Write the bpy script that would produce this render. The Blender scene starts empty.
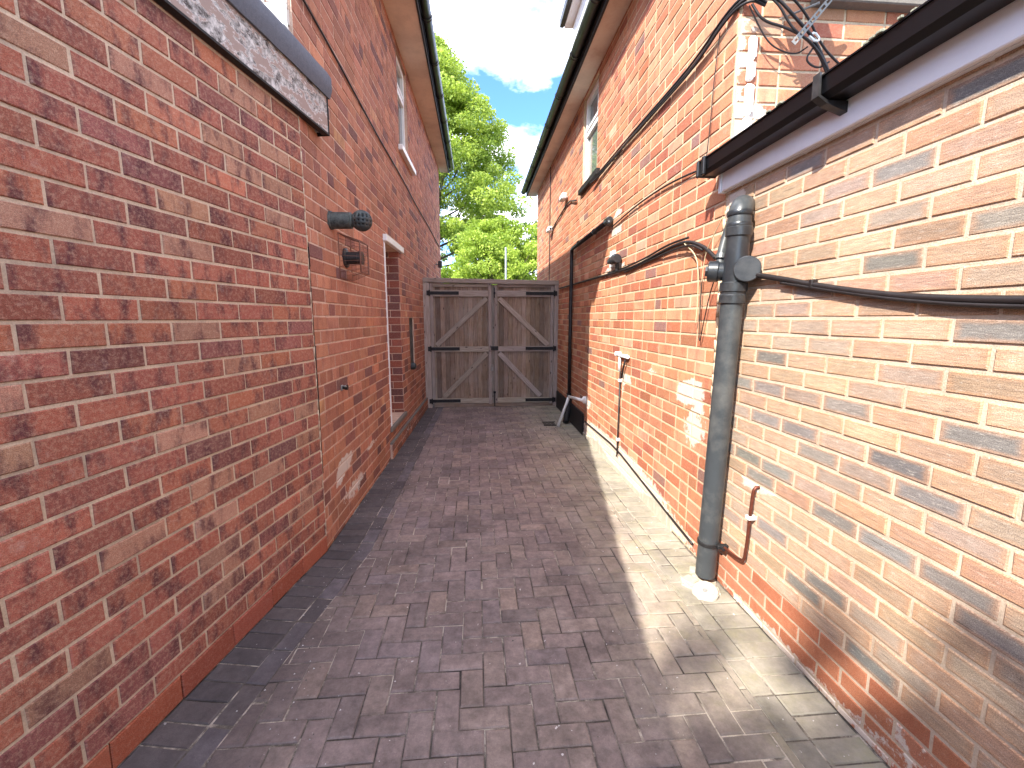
import bpy, bmesh, math, random
from mathutils import Vector, Matrix, noise as mnoise
random.seed(7)
C = bpy.context.scene.collection
R = math.radians
V = Vector

def lin(c):
    return tuple(((x/255)/12.92 if x/255 <= .04045 else ((x/255+.055)/1.055)**2.4) for x in c)

# ------------------------------------------------------------------ materials
def newmat(name):
    m = bpy.data.materials.new(name); m.use_nodes = True
    nt = m.node_tree; nt.nodes.clear()
    out = nt.nodes.new('ShaderNodeOutputMaterial'); b = nt.nodes.new('ShaderNodeBsdfPrincipled')
    nt.links.new(b.outputs[0], out.inputs[0])
    return m, nt, b, out
class G:
    """tiny node helper"""
    def __init__(s, nt): s.nt = nt
    def n(s, t, **k):
        x = s.nt.nodes.new(t)
        for a, v in k.items(): setattr(x, a, v)
        return x
    def l(s, a, b): s.nt.links.new(a, b)
    def noise(s, vec, scale, detail=4, rough=.6):
        x = s.n('ShaderNodeTexNoise'); x.inputs['Scale'].default_value = scale
        x.inputs['Detail'].default_value = detail; x.inputs['Roughness'].default_value = rough
        if vec is not None: s.l(vec, x.inputs['Vector'])
        return x
    def ramp(s, fac, stops):
        x = s.n('ShaderNodeValToRGB'); e = x.color_ramp.elements
        while len(e) < len(stops): e.new(.5)
        for i, (p, c) in enumerate(stops):
            e[i].position = p; e[i].color = (c, c, c, 1) if isinstance(c, (int, float)) else (*c, 1)
        s.l(fac, x.inputs[0]); return x
    def mix(s, fac, a, b, mode='MIX'):
        x = s.n('ShaderNodeMix', data_type='RGBA', blend_type=mode)
        for v, i in ((fac, 0), (a, 6), (b, 7)):
            if isinstance(v, (int, float)): x.inputs[i].default_value = v
            elif isinstance(v, tuple): x.inputs[i].default_value = (*v, 1)
            else: s.l(v, x.inputs[i])
        return x.outputs[2]
    def math(s, op, a, b=None):
        x = s.n('ShaderNodeMath', operation=op)
        for i, v in enumerate((a, b)):
            if v is None: continue
            if isinstance(v, (int, float)): x.inputs[i].default_value = v
            else: s.l(v, x.inputs[i])
        return x.outputs[0]
    def vmul(s, vec, v):
        x = s.n('ShaderNodeVectorMath', operation='MULTIPLY'); s.l(vec, x.inputs[0]); x.inputs[1].default_value = v
        return x.outputs[0]
    def bump(s, h, strength, dist, bsdf):
        x = s.n('ShaderNodeBump'); x.inputs['Strength'].default_value = strength; x.inputs['Distance'].default_value = dist
        s.l(h, x.inputs['Height']); s.l(x.outputs[0], bsdf.inputs['Normal'])

def plain(name, rgb, rough=.6, metal=0, var=.15, scale=20, bump=.1, spec=.4, dirt=None, dirtamt=.5):
    m, nt, b, o = newmat(name); g = G(nt)
    tc = g.n('ShaderNodeTexCoord').outputs['Object']
    nz = g.noise(tc, scale, 6, .65)
    c = lin(rgb)
    lo = tuple(max(0, x*(1-var)) for x in c); hi = tuple(min(1, x*(1+var)) for x in c)
    col = g.mix(g.ramp(nz.outputs[0], [(.3, 0.), (.7, 1.)]).outputs[0], lo, hi)
    if dirt:
        n2 = g.noise(tc, scale*.25, 8, .7)
        col = g.mix(g.math('MULTIPLY', g.ramp(n2.outputs[0], [(.48, 0.), (.66, 1.)]).outputs[0], dirtamt), col, lin(dirt))
    g.l(col, b.inputs['Base Color']); b.inputs['Roughness'].default_value = rough
    b.inputs['Metallic'].default_value = metal; b.inputs['Specular IOR Level'].default_value = spec
    if bump: g.bump(nz.outputs[0], bump, .01, b)
    return m

def brickmat(name, band=(60, 35, 42), bandamt=.6, streak=False, white=(206, 196, 184), speck=.3):
    m, nt, b, o = newmat(name); g = G(nt)
    bc = g.n('ShaderNodeAttribute', attribute_name='bc').outputs['Color']
    st = g.n('ShaderNodeAttribute', attribute_name='st').outputs['Fac']
    um = g.n('ShaderNodeUVMap', uv_map='m').outputs[0]
    un = g.n('ShaderNodeUVMap', uv_map='n').outputs[0]
    pos = g.n('ShaderNodeTexCoord').outputs['Object']
    col = bc
    if streak:
        # grey dragged core inside an orange rim
        sx = g.n('ShaderNodeSeparateXYZ'); g.l(un, sx.inputs[0])
        ax = g.math('ABSOLUTE', g.math('SUBTRACT', sx.outputs[0], .5)); ay = g.math('ABSOLUTE', g.math('SUBTRACT', sx.outputs[1], .5))
        rim = g.math('MAXIMUM', g.math('POWER', g.math('MULTIPLY', ax, 2.), 7.), g.math('POWER', g.math('MULTIPLY', ay, 2.), 3.5))
        nn = g.noise(g.vmul(um, (14, 90, 1)), 1., 5, .7)
        nb = g.noise(g.vmul(um, (22, 40, 1)), 1., 3, .6)
        rim2 = g.ramp(g.math('ADD', rim, g.math('MULTIPLY', nb.outputs[0], .7)), [(.45, 0.), (1.1, 1.)]).outputs[0]
        col = g.mix(g.math('MULTIPLY', rim2, .46), col, lin((200, 150, 112)))
        col = g.mix(g.math('MULTIPLY', g.ramp(nn.outputs[0], [(.40, 0.), (.62, 1.)]).outputs[0], .6), col, g.mix(.55, col, lin((84, 74, 70))))
        crk = g.noise(g.vmul(um, (5, 75, 1)), 1., 2, .5)
        col = g.mix(g.math('MULTIPLY', g.ramp(crk.outputs[0], [(.24, 1.), (.29, 0.)]).outputs[0], .75), col, lin((62, 46, 40)))
        lt = g.noise(g.vmul(um, (30, 110, 1)), 1., 4, .8)
        col = g.mix(g.math('MULTIPLY', g.ramp(lt.outputs[0], [(.55, 0.), (.68, 1.)]).outputs[0], .45), col, lin((215, 205, 192)))
        h = nn.outputs[0]
    else:
        nn = g.noise(g.vmul(um, (13, 5, 1)), 1., 4, .6)
        col = g.mix(g.math('MULTIPLY', g.ramp(nn.outputs[0], [(.48, 0.), (.64, 1.)]).outputs[0], bandamt), col, lin(band))
        n3 = g.noise(um, 62., 6, .78)
        col = g.mix(g.math('MULTIPLY', g.ramp(n3.outputs[0], [(.47, 0.), (.62, 1.)]).outputs[0], speck*.7), col, g.mix(.6, col, lin((212, 178, 150))))
        h = n3.outputs[0]
    n4 = g.noise(um, 300., 3, .6)
    col = g.mix(.35, col, g.mix(g.ramp(n4.outputs[0], [(.3, .55), (.7, 1.35)]).outputs[0], (0, 0, 0), col, 'MULTIPLY') if False else col)
    dk = g.ramp(n4.outputs[0], [(.36, .62), (.6, 1.12)])
    col = g.mix(1., col, dk.outputs[0], 'MULTIPLY')
    big = g.noise(pos, 1.7, 4, .6)
    col = g.mix(1., col, g.ramp(big.outputs[0], [(.3, .86), (.7, 1.1)]).outputs[0], 'MULTIPLY')
    # white bloom / old paint where st > 0
    n5 = g.noise(pos, 19., 6, .75)
    msk = g.ramp(g.math('ADD', g.math('MULTIPLY', st, 1.15), n5.outputs[0]), [(.92, 0.), (1.08, 1.)]).outputs[0]
    n6 = g.noise(pos, 9., 8, .8)
    bloom = g.math('MULTIPLY', g.ramp(n6.outputs[0], [(.58, 0.), (.78, 1.)]).outputs[0], .35)
    col = g.mix(bloom, col, lin(white))
    col = g.mix(g.math('MULTIPLY', msk, .85), col, lin(white))
    g.l(col, b.inputs['Base Color']); b.inputs['Roughness'].default_value = .85; b.inputs['Specular IOR Level'].default_value = .25
    hh = g.math('ADD', h, g.math('MULTIPLY', n4.outputs[0], .5))
    g.bump(hh, .55, .004, b)
    return m
def mortarmat(name, rgb, dark=(90, 80, 75), amt=.3):
    m, nt, b, o = newmat(name); g = G(nt)
    pos = g.n('ShaderNodeTexCoord').outputs['Object']
    n = g.noise(pos, 6., 8, .75); n2 = g.noise(pos, 160., 4, .7)
    col = g.mix(g.math('MULTIPLY', g.ramp(n.outputs[0], [(.42, 0.), (.7, 1.)]).outputs[0], amt), lin(rgb), lin(dark))
    col = g.mix(1., col, g.ramp(n2.outputs[0], [(.3, .75), (.7, 1.1)]).outputs[0], 'MULTIPLY')
    g.l(col, b.inputs['Base Color']); b.inputs['Roughness'].default_value = .95; b.inputs['Specular IOR Level'].default_value = .1
    g.bump(n2.outputs[0], .6, .004, b)
    return m
def woodmat(name, a, bcol, grey=(150, 140, 132)):
    m, nt, b, o = newmat(name); g = G(nt)
    pos = g.n('ShaderNodeTexCoord').outputs['Object']
    bc = g.n('ShaderNodeAttribute', attribute_name='bc').outputs['Color']
    um = g.n('ShaderNodeUVMap', uv_map='m').outputs[0]
    n = g.noise(g.vmul(um, (90, 4, 1)), 1., 6, .7); n2 = g.noise(g.vmul(um, (18, 9, 1)), 1., 3, .5)
    n3 = g.noise(pos, 2.5, 5, .6)
    col = g.mix(g.ramp(n.outputs[0], [(.35, 0.), (.65, 1.)]).outputs[0], lin(a), lin(bcol))
    col = g.mix(g.ramp(n3.outputs[0], [(.4, 0.), (.7, .6)]).outputs[0], col, lin(grey))
    vor = g.n('ShaderNodeTexVoronoi'); vor.inputs['Scale'].default_value = 1.; g.l(g.vmul(um, (11, 4.5, 1)), vor.inputs['Vector'])
    knot = g.ramp(vor.outputs['Distance'], [(.07, 1.), (.13, 0.)]).outputs[0]
    col = g.mix(g.math('MULTIPLY', knot, .8), col, lin((62, 45, 38)))
    col = g.mix(1., col, bc, 'MULTIPLY')
    g.l(col, b.inputs['Base Color']); b.inputs['Roughness'].default_value = .85; b.inputs['Specular IOR Level'].default_value = .2
    g.bump(n.outputs[0], .5, .004, b)
    return m

M = {}
M['b_nl'] = brickmat('brick_multi_red', (88, 50, 54), .85, speck=.75)
M['b_lh'] = brickmat('brick_orange_red', (120, 68, 62), .45, speck=.35)
M['b_rh'] = brickmat('brick_orange', (150, 78, 66), .38, speck=.45)
M['b_re'] = brickmat('brick_rustic', streak=True)
M['b_pl'] = brickmat('brick_smooth_red', (140, 74, 56), .25, speck=.3)
M['m_nl'] = mortarmat('mortar_grey', (206, 182, 156), (110, 98, 90), .5)
M['m_lh'] = mortarmat('mortar_pinkish', (208, 178, 158), (120, 90, 78), .5)
M['m_rh'] = mortarmat('mortar_cream', (212, 190, 160), (150, 110, 88), .4)
M['m_re'] = mortarmat('mortar_pale', (208, 188, 166), (120, 98, 82), .45)
M['black'] = plain('black_plastic', (24, 24, 27), .42, var=.3, spec=.5, bump=.03, dirt=(85, 82, 80), dirtamt=.35)
M['cable'] = plain('black_cable', (32, 27, 27), .5, var=.3, bump=.05)
M['cable_pale'] = plain('pale_cable', (190, 175, 140), .5)
M['cable_red'] = plain('red_cable', (150, 45, 40), .5)
M['soil'] = plain('grey_plastic_pipe', (58, 62, 65), .38, var=.12, scale=8, spec=.45, bump=.02, dirt=(150, 145, 135), dirtamt=.25)
M['soil_dark'] = plain('dark_pipe_fitting', (40, 43, 47), .3, var=.2, scale=14, spec=.5, bump=.03, dirt=(110, 106, 100), dirtamt=.22)
M['gloss'] = plain('glossy_black_gutter', (12, 12, 15), .34, var=.2, scale=9, spec=.35, bump=.02)
M['white'] = plain('white_upvc', (228, 228, 226), .35, var=.03, bump=.0, dirt=(180, 175, 165), dirtamt=.3)
M['fascia'] = plain('white_fascia', (234, 234, 236), .35, var=.04, scale=5, bump=.02, dirt=(190, 186, 184), dirtamt=.4)
M['soffit_l'] = plain('tan_soffit', (222, 204, 186), .75, var=.15, scale=5, bump=.1, dirt=(130, 98, 80), dirtamt=.6)
M['soffit_r'] = plain('pale_soffit', (234, 224, 208), .75, var=.12, scale=6, bump=.1, dirt=(165, 130, 105), dirtamt=.6)
M['felt'] = plain('mineral_felt', (98, 100, 108), .9, var=.25, scale=220, bump=.4, dirt=(70, 72, 78), dirtamt=.4)
M['lead'] = plain('lead_flashing', (135, 140, 148), .6, var=.2, scale=18, bump=.2, dirt=(200, 198, 190), dirtamt=.5)
M['render'] = plain('white_painted_render', (238, 234, 228), .85, var=.06, scale=30, bump=.4, dirt=(190, 180, 170), dirtamt=.5)
M['cement'] = plain('cement', (172, 164, 148), .95, var=.15, scale=45, bump=.6, dirt=(150, 140, 125), dirtamt=.6)
M['concrete'] = plain('concrete', (112, 106, 98), .9, var=.15, scale=60, bump=.4, dirt=(100, 98, 90), dirtamt=.6)
M['galv'] = plain('galvanised_steel', (140, 138, 134), .6, .3, var=.15, scale=40, bump=.1)
M['iron'] = plain('black_iron', (34, 33, 34), .6, .2, var=.3, scale=60, bump=.2)
M['copper'] = plain('brown_copper', (110, 62, 48), .45, .6, var=.3, scale=30, bump=.05)
M['flue'] = plain('weathered_flue', (62, 66, 66), .55, .3, var=.35, scale=30, bump=.15, dirt=(120, 125, 118), dirtamt=.6)
M['wire'] = plain('brown_wire', (128, 92, 80), .6, .4, var=.2)
M['dark'] = plain('dark_void', (16, 15, 15), .9, bump=0)
M['tile'] = plain('roof_tile', (108, 72, 60), .85, var=.25, scale=14, bump=.5)
M['road'] = plain('asphalt', (62, 62, 64), .95, var=.2, scale=120, bump=.5)
M['grass'] = plain('grass', (70, 92, 42), .95, var=.4, scale=40, bump=.6)
M['bark'] = plain('bark', (82, 70, 58), .95, var=.35, scale=20, bump=.8)
M['steelpost'] = plain('grey_post', (150, 155, 155), .5, .3)
M['wood'] = woodmat('weathered_boards', (104, 84, 70), (156, 134, 116))
M['rail'] = woodmat('weathered_rails', (126, 111, 100), (176, 163, 152))
# peeling painted timber
def peel():
    m, nt, b, o = newmat('peeling_paint'); g = G(nt)
    pos = g.n('ShaderNodeTexCoord').outputs['Object']
    n = g.noise(g.vmul(pos, (2.2, 2.2, 7.)), 2.3, 9, .68); n2 = g.noise(pos, 22., 6, .7)
    mk = g.ramp(g.math('ADD', n.outputs[0], g.math('MULTIPLY', g.math('SUBTRACT', n2.outputs[0], .5), .22)), [(.505, 0.), (.525, 1.)]).outputs[0]
    edge = g.ramp(g.math('ADD', n.outputs[0], g.math('MULTIPLY', g.math('SUBTRACT', n2.outputs[0], .5), .22)), [(.47, 0.), (.505, 1.)]).outputs[0]
    col = g.mix(edge, lin((150, 130, 120)), lin((226, 218, 212)))
    col = g.mix(mk, col, g.mix(g.ramp(n2.outputs[0], [(.4, 0.), (.6, 1.)]).outputs[0], lin((70, 62, 58)), lin((200, 194, 188))))
    g.l(col, b.inputs['Base Color']); b.inputs['Roughness'].default_value = .8
    g.bump(g.math('SUBTRACT', 1., mk), .9, .01, b)
    return m
M['peel'] = peel()
def glass():
    m, nt, b, o = newmat('window_glass'); b.inputs['Base Color'].default_value = (.16, .19, .2, 1)
    b.inputs['Roughness'].default_value = .04; b.inputs['Specular IOR Level'].default_value = .8
    b.inputs['Metallic'].default_value = .25
    return m
M['glass'] = glass()
def leafmat(name, a, c):
    m, nt, b, o = newmat(name); g = G(nt)
    bc = g.n('ShaderNodeAttribute', attribute_name='bc').outputs['Color']
    col = g.mix(bc, lin(a), lin(c))
    g.l(col, b.inputs['Base Color']); b.inputs['Roughness'].default_value = .6; b.inputs['Specular IOR Level'].default_value = .3
    t = g.n('ShaderNodeBsdfTranslucent'); g.l(g.mix(.4, col, lin((190, 215, 60))), t.inputs[0])
    mx = g.n('ShaderNodeMixShader'); mx.inputs[0].default_value = .42
    g.l(b.outputs[0], mx.inputs[1]); g.l(t.outputs[0], mx.inputs[2]); g.l(mx.outputs[0], o.inputs[0])
    return m
M['leaf_a'] = leafmat('leaves_mid', (92, 118, 48), (190, 205, 98))
M['leaf_b'] = leafmat('leaves_bright', (96, 126, 42), (188, 205, 92))
M['leaf_c'] = leafmat('leaves_dark', (52, 80, 34), (120, 150, 66))
def pavemat():
    m, nt, b, o = newmat('paving_blocks'); g = G(nt)
    pos = g.n('ShaderNodeTexCoord').outputs['Object']
    bc = g.n('ShaderNodeAttribute', attribute_name='bc').outputs['Color']
    um = g.n('ShaderNodeUVMap', uv_map='m').outputs[0]
    n1 = g.noise(um, 18., 8, .78); n2 = g.noise(um, 210., 5, .75); n3 = g.noise(pos, 1.3, 6, .65)
    col = g.mix(1., bc, g.ramp(n1.outputs[0], [(.34, .66), (.66, 1.25)]).outputs[0], 'MULTIPLY')
    # pale aggregate flecks and dark pits
    col = g.mix(g.math('MULTIPLY', g.ramp(n2.outputs[0], [(.6, 0.), (.68, 1.)]).outputs[0], .35), col, lin((205, 195, 185)))
    col = g.mix(g.math('MULTIPLY', g.ramp(n2.outputs[0], [(.3, 1.), (.4, 0.)]).outputs[0], .45), col, lin((38, 34, 36)))
    # paler block colour, with patchy green algae, towards the right side (x > .6)
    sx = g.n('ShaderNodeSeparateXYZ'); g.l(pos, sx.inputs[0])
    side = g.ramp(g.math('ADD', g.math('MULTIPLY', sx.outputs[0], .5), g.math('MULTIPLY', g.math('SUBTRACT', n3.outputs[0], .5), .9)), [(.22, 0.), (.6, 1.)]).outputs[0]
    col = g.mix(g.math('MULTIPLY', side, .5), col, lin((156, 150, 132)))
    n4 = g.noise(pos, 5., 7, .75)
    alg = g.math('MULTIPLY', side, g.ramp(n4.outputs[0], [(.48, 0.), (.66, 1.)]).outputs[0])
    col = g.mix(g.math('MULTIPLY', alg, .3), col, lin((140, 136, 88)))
    n7 = g.noise(pos, 2.6, 9, .75)
    col = g.mix(1., col, g.ramp(n7.outputs[0], [(.38, .72), (.62, 1.22)]).outputs[0], 'MULTIPLY')
    # scattered white grit / lichen spots
    n5 = g.noise(pos, 36., 2, .5)
    col = g.mix(g.ramp(n5.outputs[0], [(.735, 0.), (.755, 1.)]).outputs[0], col, lin((205, 200, 195)))
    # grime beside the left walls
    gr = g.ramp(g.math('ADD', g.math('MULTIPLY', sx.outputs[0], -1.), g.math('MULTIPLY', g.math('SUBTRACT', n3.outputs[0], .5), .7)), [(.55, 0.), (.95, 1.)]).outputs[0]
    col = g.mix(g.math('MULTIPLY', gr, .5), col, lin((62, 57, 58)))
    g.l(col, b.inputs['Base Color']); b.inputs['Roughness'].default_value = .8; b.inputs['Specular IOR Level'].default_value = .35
    g.bump(g.math('ADD', n2.outputs[0], n1.outputs[0]), .6, .004, b)
    return m
M['pave'] = pavemat()
def jointmat():
    m, nt, b, o = newmat('joint_sand'); g = G(nt)
    pos = g.n('ShaderNodeTexCoord').outputs['Object']
    n = g.noise(pos, 3.2, 6, .7); n2 = g.noise(pos, 180., 3, .7)
    col = g.ramp(n.outputs[0], [(.38, lin((58, 52, 48))), (.5, lin((104, 96, 86))), (.58, lin((186, 174, 158)))]).outputs[0]
    col = g.mix(1., col, g.ramp(n2.outputs[0], [(.3, .7), (.7, 1.2)]).outputs[0], 'MULTIPLY')
    g.l(col, b.inputs['Base Color']); b.inputs['Roughness'].default_value = 1.
    g.bump(n2.outputs[0], .8, .004, b)
    return m
M['joint'] = jointmat()

# ------------------------------------------------------------------ mesh builder
class MB:
    def __init__(s): s.v = []; s.f = []; s.mi = []; s.col = []; s.uv = []; s.un = []; s.st = []; s.sm = []
    def face(s, idx, mi=0, col=(1, 1, 1), uv=None, un=None, smooth=False):
        s.f.append(idx); s.mi.append(mi); s.col.append(col); s.uv.append(uv); s.un.append(un); s.sm.append(smooth)
    def box(s, a, b, mi=0, col=(1, 1, 1), bev=0.0, M4=None):
        """axis box a..b, chamfered; M4 optional matrix"""
        x0, y0, z0 = (min(a[i], b[i]) for i in range(3)); x1, y1, z1 = (max(a[i], b[i]) for i in range(3))
        bm = bmesh.new(); bmesh.ops.create_cube(bm, size=1)
        for v in bm.verts: v.co = V((x0+(v.co.x+.5)*(x1-x0), y0+(v.co.y+.5)*(y1-y0), z0+(v.co.z+.5)*(z1-z0)))
        if bev: bmesh.ops.bevel(bm, geom=bm.edges[:], offset=bev, segments=1, affect='EDGES')
        s.addbm(bm, mi, col, M4)
    def addbm(s, bm, mi=0, col=(1, 1, 1), M4=None, smooth=False):
        bm.normal_update(); o = len(s.v); bm.verts.index_update()
        ru = random.uniform(0, 40)
        for v in bm.verts: s.v.append(tuple(M4 @ v.co) if M4 else tuple(v.co))
        for f in bm.faces:
            # grain UV: long axis of the box goes to V
            ext = [max(v.co[i] for v in bm.verts)-min(v.co[i] for v in bm.verts) for i in range(3)]
            la = ext.index(max(ext)); n = f.normal; ot = [i for i in range(3) if i != la]
            k = ot[0] if abs(n[ot[1]]) > abs(n[ot[0]]) else ot[1]
            s.face([o+v.index for v in f.verts], mi, col, [(v.co[k]+ru, v.co[la]+ru*.7) for v in f.verts], None, smooth)
        bm.free()
    def tube(s, pts, r, seg=10, mi=0, col=(1, 1, 1), caps=True, smoothpath=0):
        pts = [V(p) for p in pts]
        for _ in range(smoothpath):
            q = [pts[0]]
            for a, b in zip(pts[:-1], pts[1:]): q += [a*.75+b*.25, a*.25+b*.75]
            pts = q+[pts[-1]]
        rr = r if isinstance(r, (list, tuple)) else None
        o = len(s.v); t0 = (pts[1]-pts[0]).normalized()
        up = V((0, 0, 1)) if abs(t0.z) < .9 else V((1, 0, 0)); n = t0.cross(up).normalized()
        for i, p in enumerate(pts):
            t = (pts[min(i+1, len(pts)-1)]-pts[max(i-1, 0)]).normalized()
            n = (n-t*n.dot(t)).normalized(); bnn = t.cross(n)
            rad = rr[min(i, len(rr)-1)] if rr else r
            for k in range(seg):
                a = 2*math.pi*k/seg; s.v.append(tuple(p+(n*math.cos(a)+bnn*math.sin(a))*rad))
        for i in range(len(pts)-1):
            for k in range(seg):
                a = o+i*seg+k; b = o+i*seg+(k+1) % seg
                s.face([a, b, b+seg, a+seg], mi, col, None, None, True)
        if caps:
            s.face([o+k for k in range(seg)][::-1], mi, col); e = o+(len(pts)-1)*seg
            s.face([e+k for k in range(seg)], mi, col)
    def cyl(s, a, b, prof, seg=24, mi=0, col=(1, 1, 1)):
        """lathe along a->b; prof = [(t, r), ...]"""
        a = V(a); b = V(b); d = (b-a); t = d.normalized(); up = V((0, 0, 1)) if abs(t.z) < .9 else V((1, 0, 0))
        n = t.cross(up).normalized(); bn = t.cross(n); o = len(s.v)
        for (u, r) in prof:
            for k in range(seg):
                an = 2*math.pi*k/seg; s.v.append(tuple(a+d*u+(n*math.cos(an)+bn*math.sin(an))*r))
        for i in range(len(prof)-1):
            for k in range(seg):
                p = o+i*seg+k; q = o+i*seg+(k+1) % seg
                s.face([p, q, q+seg, p+seg], mi, col, None, None, False)
        s.face([o+k for k in range(seg)][::-1], mi, col); e = o+(len(prof)-1)*seg
        s.face([e+k for k in range(seg)], mi, col)
    def build(s, name, mats, parent=None, autosmooth=False):
        me = bpy.data.meshes.new(name)
        off = parent['_o'] if parent is not None and '_o' in parent else (0, 0, 0)
        me.from_pydata([(x-off[0], y-off[1], z-off[2]) for x, y, z in s.v], [], s.f)
        for m in (mats if isinstance(mats, (list, tuple)) else [mats]): me.materials.append(m)
        me.polygons.foreach_set('material_index', s.mi)
        me.polygons.foreach_set('use_smooth', s.sm)
        ca = me.color_attributes.new('bc', 'FLOAT_COLOR', 'CORNER')
        cl = []; um = []; un = []
        for f, c, uv, n in zip(s.f, s.col, s.uv, s.un):
            for j in range(len(f)):
                cl += [c[0], c[1], c[2], 1]
                um += uv[j] if uv else s.v[f[j]][:2]
                un += n[j] if n else (.5, .5)
        ca.data.foreach_set('color', cl)
        me.uv_layers.new(name='m').data.foreach_set('uv', um)
        me.uv_layers.new(name='n').data.foreach_set('uv', un)
        if s.st:
            a = me.attributes.new('st', 'FLOAT', 'POINT'); a.data.foreach_set('value', (s.st+[0]*len(s.v))[:len(s.v)])
        me.update()
        if autosmooth:
            me.polygons.foreach_set('use_smooth', [True]*len(me.polygons)); me.set_sharp_from_angle(angle=R(35))
        ob = bpy.data.objects.new(name, me); C.objects.link(ob)
        if parent is not None: ob.parent = parent
        if parent is not None and '_o' in parent: ob['_o'] = list(off)
        return ob
ALL_T = []
def thing(name, label, cat, loc=(0, 0, 0), group=None):
    o = bpy.data.objects.new(name, None); C.objects.link(o); o.location = loc; o.empty_display_size = .1
    o['label'] = label; o['category'] = cat; o['_o'] = list(loc)
    if group: o['group'] = group
    return o
def tag(o, label, cat, group=None):
    o['label'] = label; o['category'] = cat
    if group: o['group'] = group
    return o
def struct(o): o['kind'] = 'structure'; return o

# ------------------------------------------------------------------ wall frames
class Frame:
    def __init__(s, o, t, n): s.o = V((o[0], o[1], 0)); s.t = V((t[0], t[1], 0)).normalized(); s.n = V((n[0], n[1], 0)).normalized()
    def p(s, u, off, z): q = s.o+s.t*u+s.n*off; return V((q.x, q.y, z))
    def mat(s): # local (u, off, z) -> world
        return Matrix(((s.t.x, s.n.x, 0, s.o.x), (s.t.y, s.n.y, 0, s.o.y), (0, 0, 1, 0), (0, 0, 0, 1)))
a9 = R(9.9); a1 = R(1.6)
LX, LY = -1.043, 2.92
F_NL = Frame((LX, LY), (-math.sin(a9), -math.cos(a9)), (math.cos(a9), -math.sin(a9)))
F_LH = Frame((LX, LY), (math.sin(a1), math.cos(a1)), (math.cos(a1), -math.sin(a1)))
F_LR = Frame((LX, LY), (-1, 0), (0, -1))
RX, RY = 1.45, 2.56
F_RH = Frame((RX, RY), (0, 1), (-1, 0))
F_RE = Frame((RX, RY), (0, -1), (-1, 0))
F_RR = Frame((RX, RY), (1, 0), (0, -1))
def lh(y): return (y-LY)/math.cos(a1)      # u along the left house wall for a world y
def rh(y): return y-RY
def fbox(mb, fr, u0, u1, o0, o1, z0, z1, mi=0, col=(1, 1, 1), bev=0):
    mb.box((u0, o0, z0), (u1, o1, z1), mi, col, bev, fr.mat())

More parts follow.
